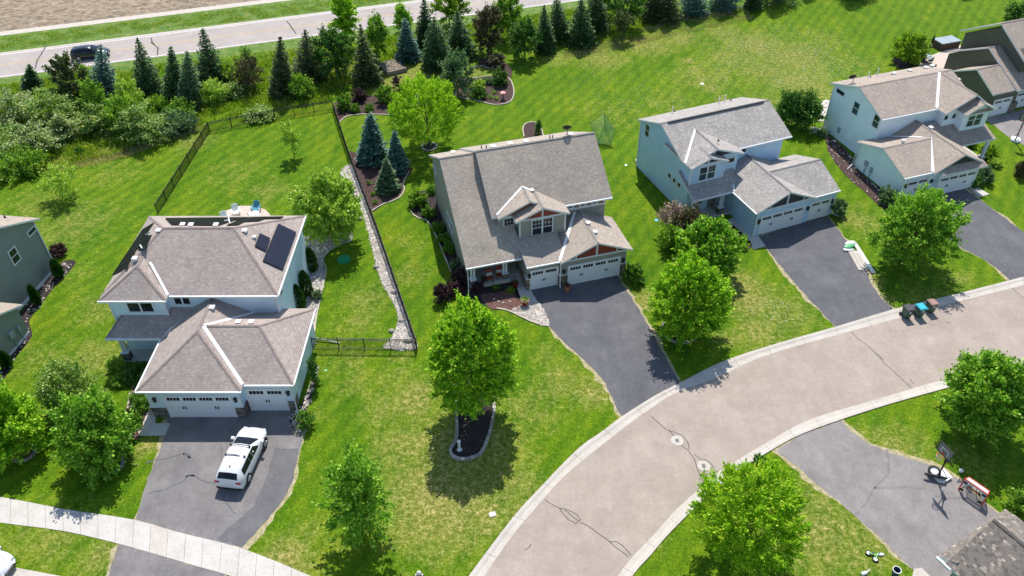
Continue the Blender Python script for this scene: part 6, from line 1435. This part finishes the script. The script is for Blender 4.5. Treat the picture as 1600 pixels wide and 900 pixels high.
g = G(769.5, 804); t = thing('valve_box', 'white square utility lid in the dry front lawn near the kerb', 'utility lid', (g[0], g[1], 0), .3); mb = MB(); mb.box(-.24, .24, -.18, .18, -.01, .05); mb.build('collar', MT['conc_b'], t); mb = MB(); mb.box(-.19, .19, -.13, .13, .05, .065); mb.build('lid', MT['white'], t)
disc('irrigation_lid', 'tiny pale lid in the lawn below the short fence', (509, 579), .12, 'greenb', 'utility lid'); disc('irrigation_lid', 'tiny pale lid in the lawn between the middle and blue-grey houses', (978, 258), .15, 'white', 'utility lid'); disc('stepping_stone', 'small white stone in the far lawn above the blue-grey roof', (1097, 131), .25, 'white', 'stone'); disc('irrigation_lid', 'pale teal lid in the lawn left of the lilac', (1026, 344), .22, 'lid_t', 'utility lid')
disc('garden_stone', 'pale flat stone at the tip of the blue spruce bed', (592, 315), .2, 'white', 'stone')
for i, (x, y, r) in enumerate(((562, 343, .3), (588, 418, .3), (616, 457, .35), (627, 502, .3), (612, 518, .28), (638, 533, .4), (556, 300, .25))):
    g = G(x, y); mb = MB(); mb.ball((0, 0, r*.35), r, 8, 5, sq=(1, .8, .6)); tag(mb.build('boulder', MT['edgestone'], loc=(g[0], g[1], 0)), 'rounded boulder among the gravel of the long fence strip', 'boulder', 'boulders in the gravel strip')
for i, (x, y, r) in enumerate(((1272, 201, .5), (1276, 207, .5), (1283, 203, .4), (1282, 188, .45))):
    g = G(x, y); mb = MB(); mb.ball((0, 0, .02), r, 9, 5, sq=(1, .7, .25)); tag(mb.build('stepping_stone', MT['conc_b'], loc=(g[0], g[1], 0)), 'flat stepping stone at the back corner of the white house', 'stone', 'stepping stones at the white house')
# hydrant at the bottom edge
g = G(656, 905); t = thing('fire_hydrant', 'maroon fire hydrant with silver caps at the bottom edge', 'fire hydrant', (g[0], g[1], 0)); mb = MB(); mb.lathe((0, 0, 0), [(.2, 0), (.2, .05), (.13, .06), (.13, .6), (.17, .62), (.17, .68), (.13, .7)], 16); mb.build('barrel', MT['hydrant'], t, smooth=False)
mb = MB(); mb.lathe((0, 0, .7), [(.15, 0), (.14, .1), (.08, .18), (.04, .2), (.04, .26), (0, .26)], 14); mb.build('bonnet', MT['vent'], t)
for a in (0, math.pi, -math.pi/2): mb = MB(); mb.tube((0, 0, .5), (.24*math.cos(a), .24*math.sin(a), .5), .075, .075, 10); mb.build('nozzle', MT['vent'], t)
# birdbath
g = G(786, 155); t = thing('birdbath', 'small birdbath with a pink bowl in the back mulch bed', 'birdbath', (g[0], g[1], .05)); mb = MB(); mb.lathe((0, 0, 0), [(.2, 0), (.16, .06), (.07, .12), (.06, .7), (.1, .74)], 12); mb.build('pedestal', MT['dark'], t); mb = MB(); mb.lathe((0, 0, .74), [(.06, 0), (.3, .06), (.36, .12), (.33, .12), (0, .05)], 18); mb.build('bowl', MT['pink'], t)
# pots at the middle house
def pot(label, p, r, h, mat, plant=None, seed=1):
    g = G(*p); t = thing('flower_pot', label, 'flower pot', (g[0], g[1], .05 if p[0] < 870 else .012)); mb = MB(); mb.lathe((0, 0, 0), [(0, .0), (r*.65, 0), (r*.95, h*.85), (r*1.05, h*.86), (r*1.05, h), (r*.9, h), (r*.88, h*.85), (0, h*.85)], 16); mb.build('pot', MT[mat], t)
    r_ = np.random.default_rng(seed); n = 160; C = np.c_[r_.normal(size=(n, 2))*r*.5, h+.08+.2*r_.random(n)]; quads('plant', C, unit(r_, n), unit(r_, n), np.full(n, .13), np.full(n, .08), LF[plant or 'purple'], t)
pot('tall terracotta pot between the two middle garage doors', (886, 455), .26, .62, 'terra', 'purple'); pot('red glazed pot at the lower end of the middle front walk', (820, 477), .36, .55, 'redpot', 'mid', 2); pot('dark red pot on the middle front walk near the porch step', (805, 448), .27, .42, 'redpot', 'bronze', 3); pot('dark pot beside the left porch column', (756, 443), .25, .45, 'dark', 'bronze', 4)
for i, (x, y) in enumerate(((772, 468), (797, 472), (786, 474), (779, 472))): g = G(x, y); mb = MB(); mb.ball((0, 0, .04), .12, 8, 5, sq=(1, .8, .6)); tag(mb.build('garden_stone', MT['conc_b'], loc=(g[0], g[1], .03)), 'pale round stone in the porch bed of the middle house', 'stone', 'pale stones in the porch bed')
for p, lab, rz in (((765, 438), 'red porch chair nearer the left column', .3), ((781, 433), 'red porch chair nearer the front door', .2)):
    g = G(*p, .4); t = thing('porch_chair', lab, 'chair', (g[0], g[1], .38), rz); mb = MB(); mb.box(-.3, .3, -.3, .3, .38, .5); mb.build('seat', MT['redpot'], t); mb = MB(); mb.prism([(.24, .45), (.34, .45), (.42, 1.05), (.34, 1.05)], 'u', -.3, .3); mb.build('backrest', MT['redpot'], t)
    mb = MB(); mb.box(-.28, .28, .1, .24, .5, .8); mb.build('cushion', MT['fabric'], t)
    for x in (-.27, .27):
        for y in (-.27, .27): mb = MB(); mb.box(x-.03, x+.03, y-.03, y+.03, 0, .38); mb.build('leg', MT['wicker'], t)
# boards and bags on the blue-grey driveway
P = [G(1325.5, 395), G(1341, 392.5), G(1357.5, 421), G(1343, 423)]; c = sum(P)/4
d = P[2]-P[1]; L = np.linalg.norm(d); ang = math.atan2(d[1], d[0]); w = np.linalg.norm(P[1]-P[0])/2
t = thing('foam_board', 'wide white board lying on the dark driveway below the bag pile', 'board', (c[0], c[1], .014), ang); mb = MB()
for k in range(3): mb.box(-L/2-.1, L/2, -w+2*w*k/3+.01, -w+2*w*(k+1)/3-.01, .01, .06)
mb.build('sheet', MT['conc_b'], t)
A = G(1335, 381); B = G(1364.5, 427); c = (A+B)/2; d = B-A; t = thing('white_plank', 'long narrow white plank along the dark driveway edge beside the white board', 'plank', (c[0], c[1], .014), math.atan2(d[1], d[0])); L = np.linalg.norm(d)/2; mb = MB(); mb.box(-L, L, -.17, .17, 0, .1); mb.box(-L, L, -.17, -.14, .1, .12); mb.box(-L, L, .14, .17, .1, .12); mb.build('plank', MT['white'], t)
rr = random.Random(8); c0 = G(1328.5, 388)
for i, (dx, dy, z, m, lab) in enumerate(((-.25, -.25, .07, 'bag', 'white bag at the bottom of the pile on the dark driveway, kerb side'), (.05, .35, .07, 'bag', 'white bag at the bottom of the pile on the dark driveway, house side'), (-.12, .08, .24, 'greenb', 'green-striped bag on top of the pile on the dark driveway'), (.1, .5, .26, 'bag', 'white bag leaning on top of the pile beside the green one'))):
    mb = MB(); N_ = 12
    mb.ball((0, 0, 0), .5, 16, 8, sq=(1.15, .62, .22)); 
    t = tag(mb.build('soil_bag', MT[m], loc=(c0[0]+dx, c0[1]+dy, z), smooth=True), lab, 'bag'); t.rotation_euler = (rr.uniform(-.1, .1), rr.uniform(-.1, .1), math.radians(22)+rr.uniform(-.2, .2))
# scooter, bucket and toys on the lower right lawn
A = G(1356.5, 865); B = G(1367.5, 875); c = (A+B)/2; ang = math.atan2(B[1]-A[1], B[0]-A[0])
t = thing('balance_bike', 'small lime green balance bike lying on the lower right lawn', 'balance bike', (c[0], c[1], .06), ang); L = np.linalg.norm(B-A)/2
for x in (-L, L):
    mb = MB(); mb.path([(x+.17*math.cos(k*math.pi/8), .17*math.sin(k*math.pi/8), .03) for k in range(17)], .035, 6); w_ = mb.build('wheel', MT['tyre'], t); mb = MB(); mb.lathe((x, 0, .0), [(0, .05), (.12, .05), (.14, .03)], 14); mb.build('rim', MT['white'], w_)
mb = MB(); mb.path([(-L, 0, .06), (-L*.2, .1, .1), (L*.55, .28, .1)], .05, 7); mb.path([(L, 0, .06), (L*.55, .28, .1), (L*.3, .5, .1)], .045, 7); mb.build('frame', MT['lime'], t); mb = MB(); mb.tube((L*.1, .46, .12), (L*.55, .56, .12), .03); mb.build('handlebar', MT['dark'], t); mb = MB(); mb.box(-L*.5, -L*.1, .1, .26, .08, .16); mb.build('saddle', MT['dark'], t)
g = G(1376, 867); mb = MB(); mb.ball((0, 0, .06), .16, 10, 6, sq=(1.5, .7, .5)); tag(mb.build('toy', MT['white'], loc=(g[0], g[1], 0), smooth=True), 'small white toy lying right of the lime balance bike', 'toy')
g = G(1398, 897); t = thing('bucket', 'dark blue bucket with pale rim at the lower right driveway edge', 'bucket', (g[0], g[1], 0)); mb = MB(); mb.lathe((0, 0, 0), [(0, .0), (.2, 0), (.26, .5), (.23, .5), (.18, .12), (0, .12)], 18); mb.build('body', MT['bluepot'], t); mb = MB(); mb.lathe((0, 0, .5), [(.27, -.03), (.28, .0), (.27, .03), (.23, .03), (.22, 0)], 18); mb.build('rim', MT['vent'], t)
g = G(1351, 897); t = thing('watering_can', 'pale watering can lying at the bottom edge below the balance bike', 'watering can', (g[0], g[1], .0), .3); mb = MB(); mb.tube((-.28, 0, .12), (.1, 0, .13), .13, .12, 12); mb.build('body', MT['vent'], t); mb = MB(); mb.tube((.1, .02, .14), (.42, .08, .2), .05, .03, 8); mb.build('spout', MT['vent'], t)
# upper right patio
g = G(1446, 97); t = thing('patio_table', 'round patio table beneath the closed umbrella', 'table', (g[0], g[1], .04)); mb = MB(); mb.lathe((0, 0, .7), [(0, .0), (.7, 0), (.72, .03), (.7, .05), (0, .05)], 22); mb.build('tabletop', MT['metergrey'], t); mb = MB(); mb.tube((0, 0, 0), (0, 0, .7), .05); mb.lathe((0, 0, 0), [(.35, 0), (.3, .05), (0, .06)], 14); mb.build('pedestal', MT['dark'], t)
g = G(1450, 86); t = thing('patio_umbrella', 'closed black patio umbrella on the upper right patio', 'umbrella', (g[0], g[1], .04)); mb = MB(); mb.lathe((0, 0, 0), [(.3, 0), (.28, .08), (.05, .1)], 14); mb.tube((0, 0, 0), (0, 0, 2.9), .03); mb.build('pole', MT['dark'], t); mb = MB(); mb.lathe((0, 0, 0), [(.05, .9), (.2, 1.0), (.24, 1.3), (.17, 2.2), (.06, 2.75), (0, 2.85)], 10); mb.build('canopy', MT['black'], t)
for i, (x, y) in enumerate(((1440, 101), (1452, 100))):
    g = G(x, y); t = thing('patio_chair', ('left' if i == 0 else 'right')+' dark chair at the round patio table, upper right', 'chair', (g[0], g[1], .04), i*1.2-.5); mb = MB(); mb.box(-.25, .25, -.25, .25, .4, .46); mb.build('seat', MT['dark'], t); mb = MB(); mb.box(-.25, .25, -.27, -.22, .46, .95); mb.build('backrest', MT['dark'], t)
    for x_ in (-.22, .22):
        for y_ in (-.22, .22): mb = MB(); mb.tube((x_, y_, 0), (x_, y_, .4), .02); mb.build('leg', MT['dark'], t)
A = G(1468, 79); B = G(1497, 74); c = (A+B)/2; ang = math.atan2(B[1]-A[1], B[0]-A[0]); w = np.linalg.norm(B-A)/2
t = thing('hot_tub', 'brown panelled hot tub with pale folded cover beside the olive-brown wall', 'hot tub', (c[0], c[1], .04), ang); mb = MB(); mb.box(-w, w, -.1, 1.7, 0, .85); mb.build('cabinet', MT['wicker'], t)
for s_ in (-1, 1): mb = MB(); mb.box(min(0, s_*(w+.05))+.02, max(0, s_*(w+.05))-.02, -.15, 1.75, .86, .98); mb.build('cover', MT['metergrey'], t)
S.render.film_transparent = False
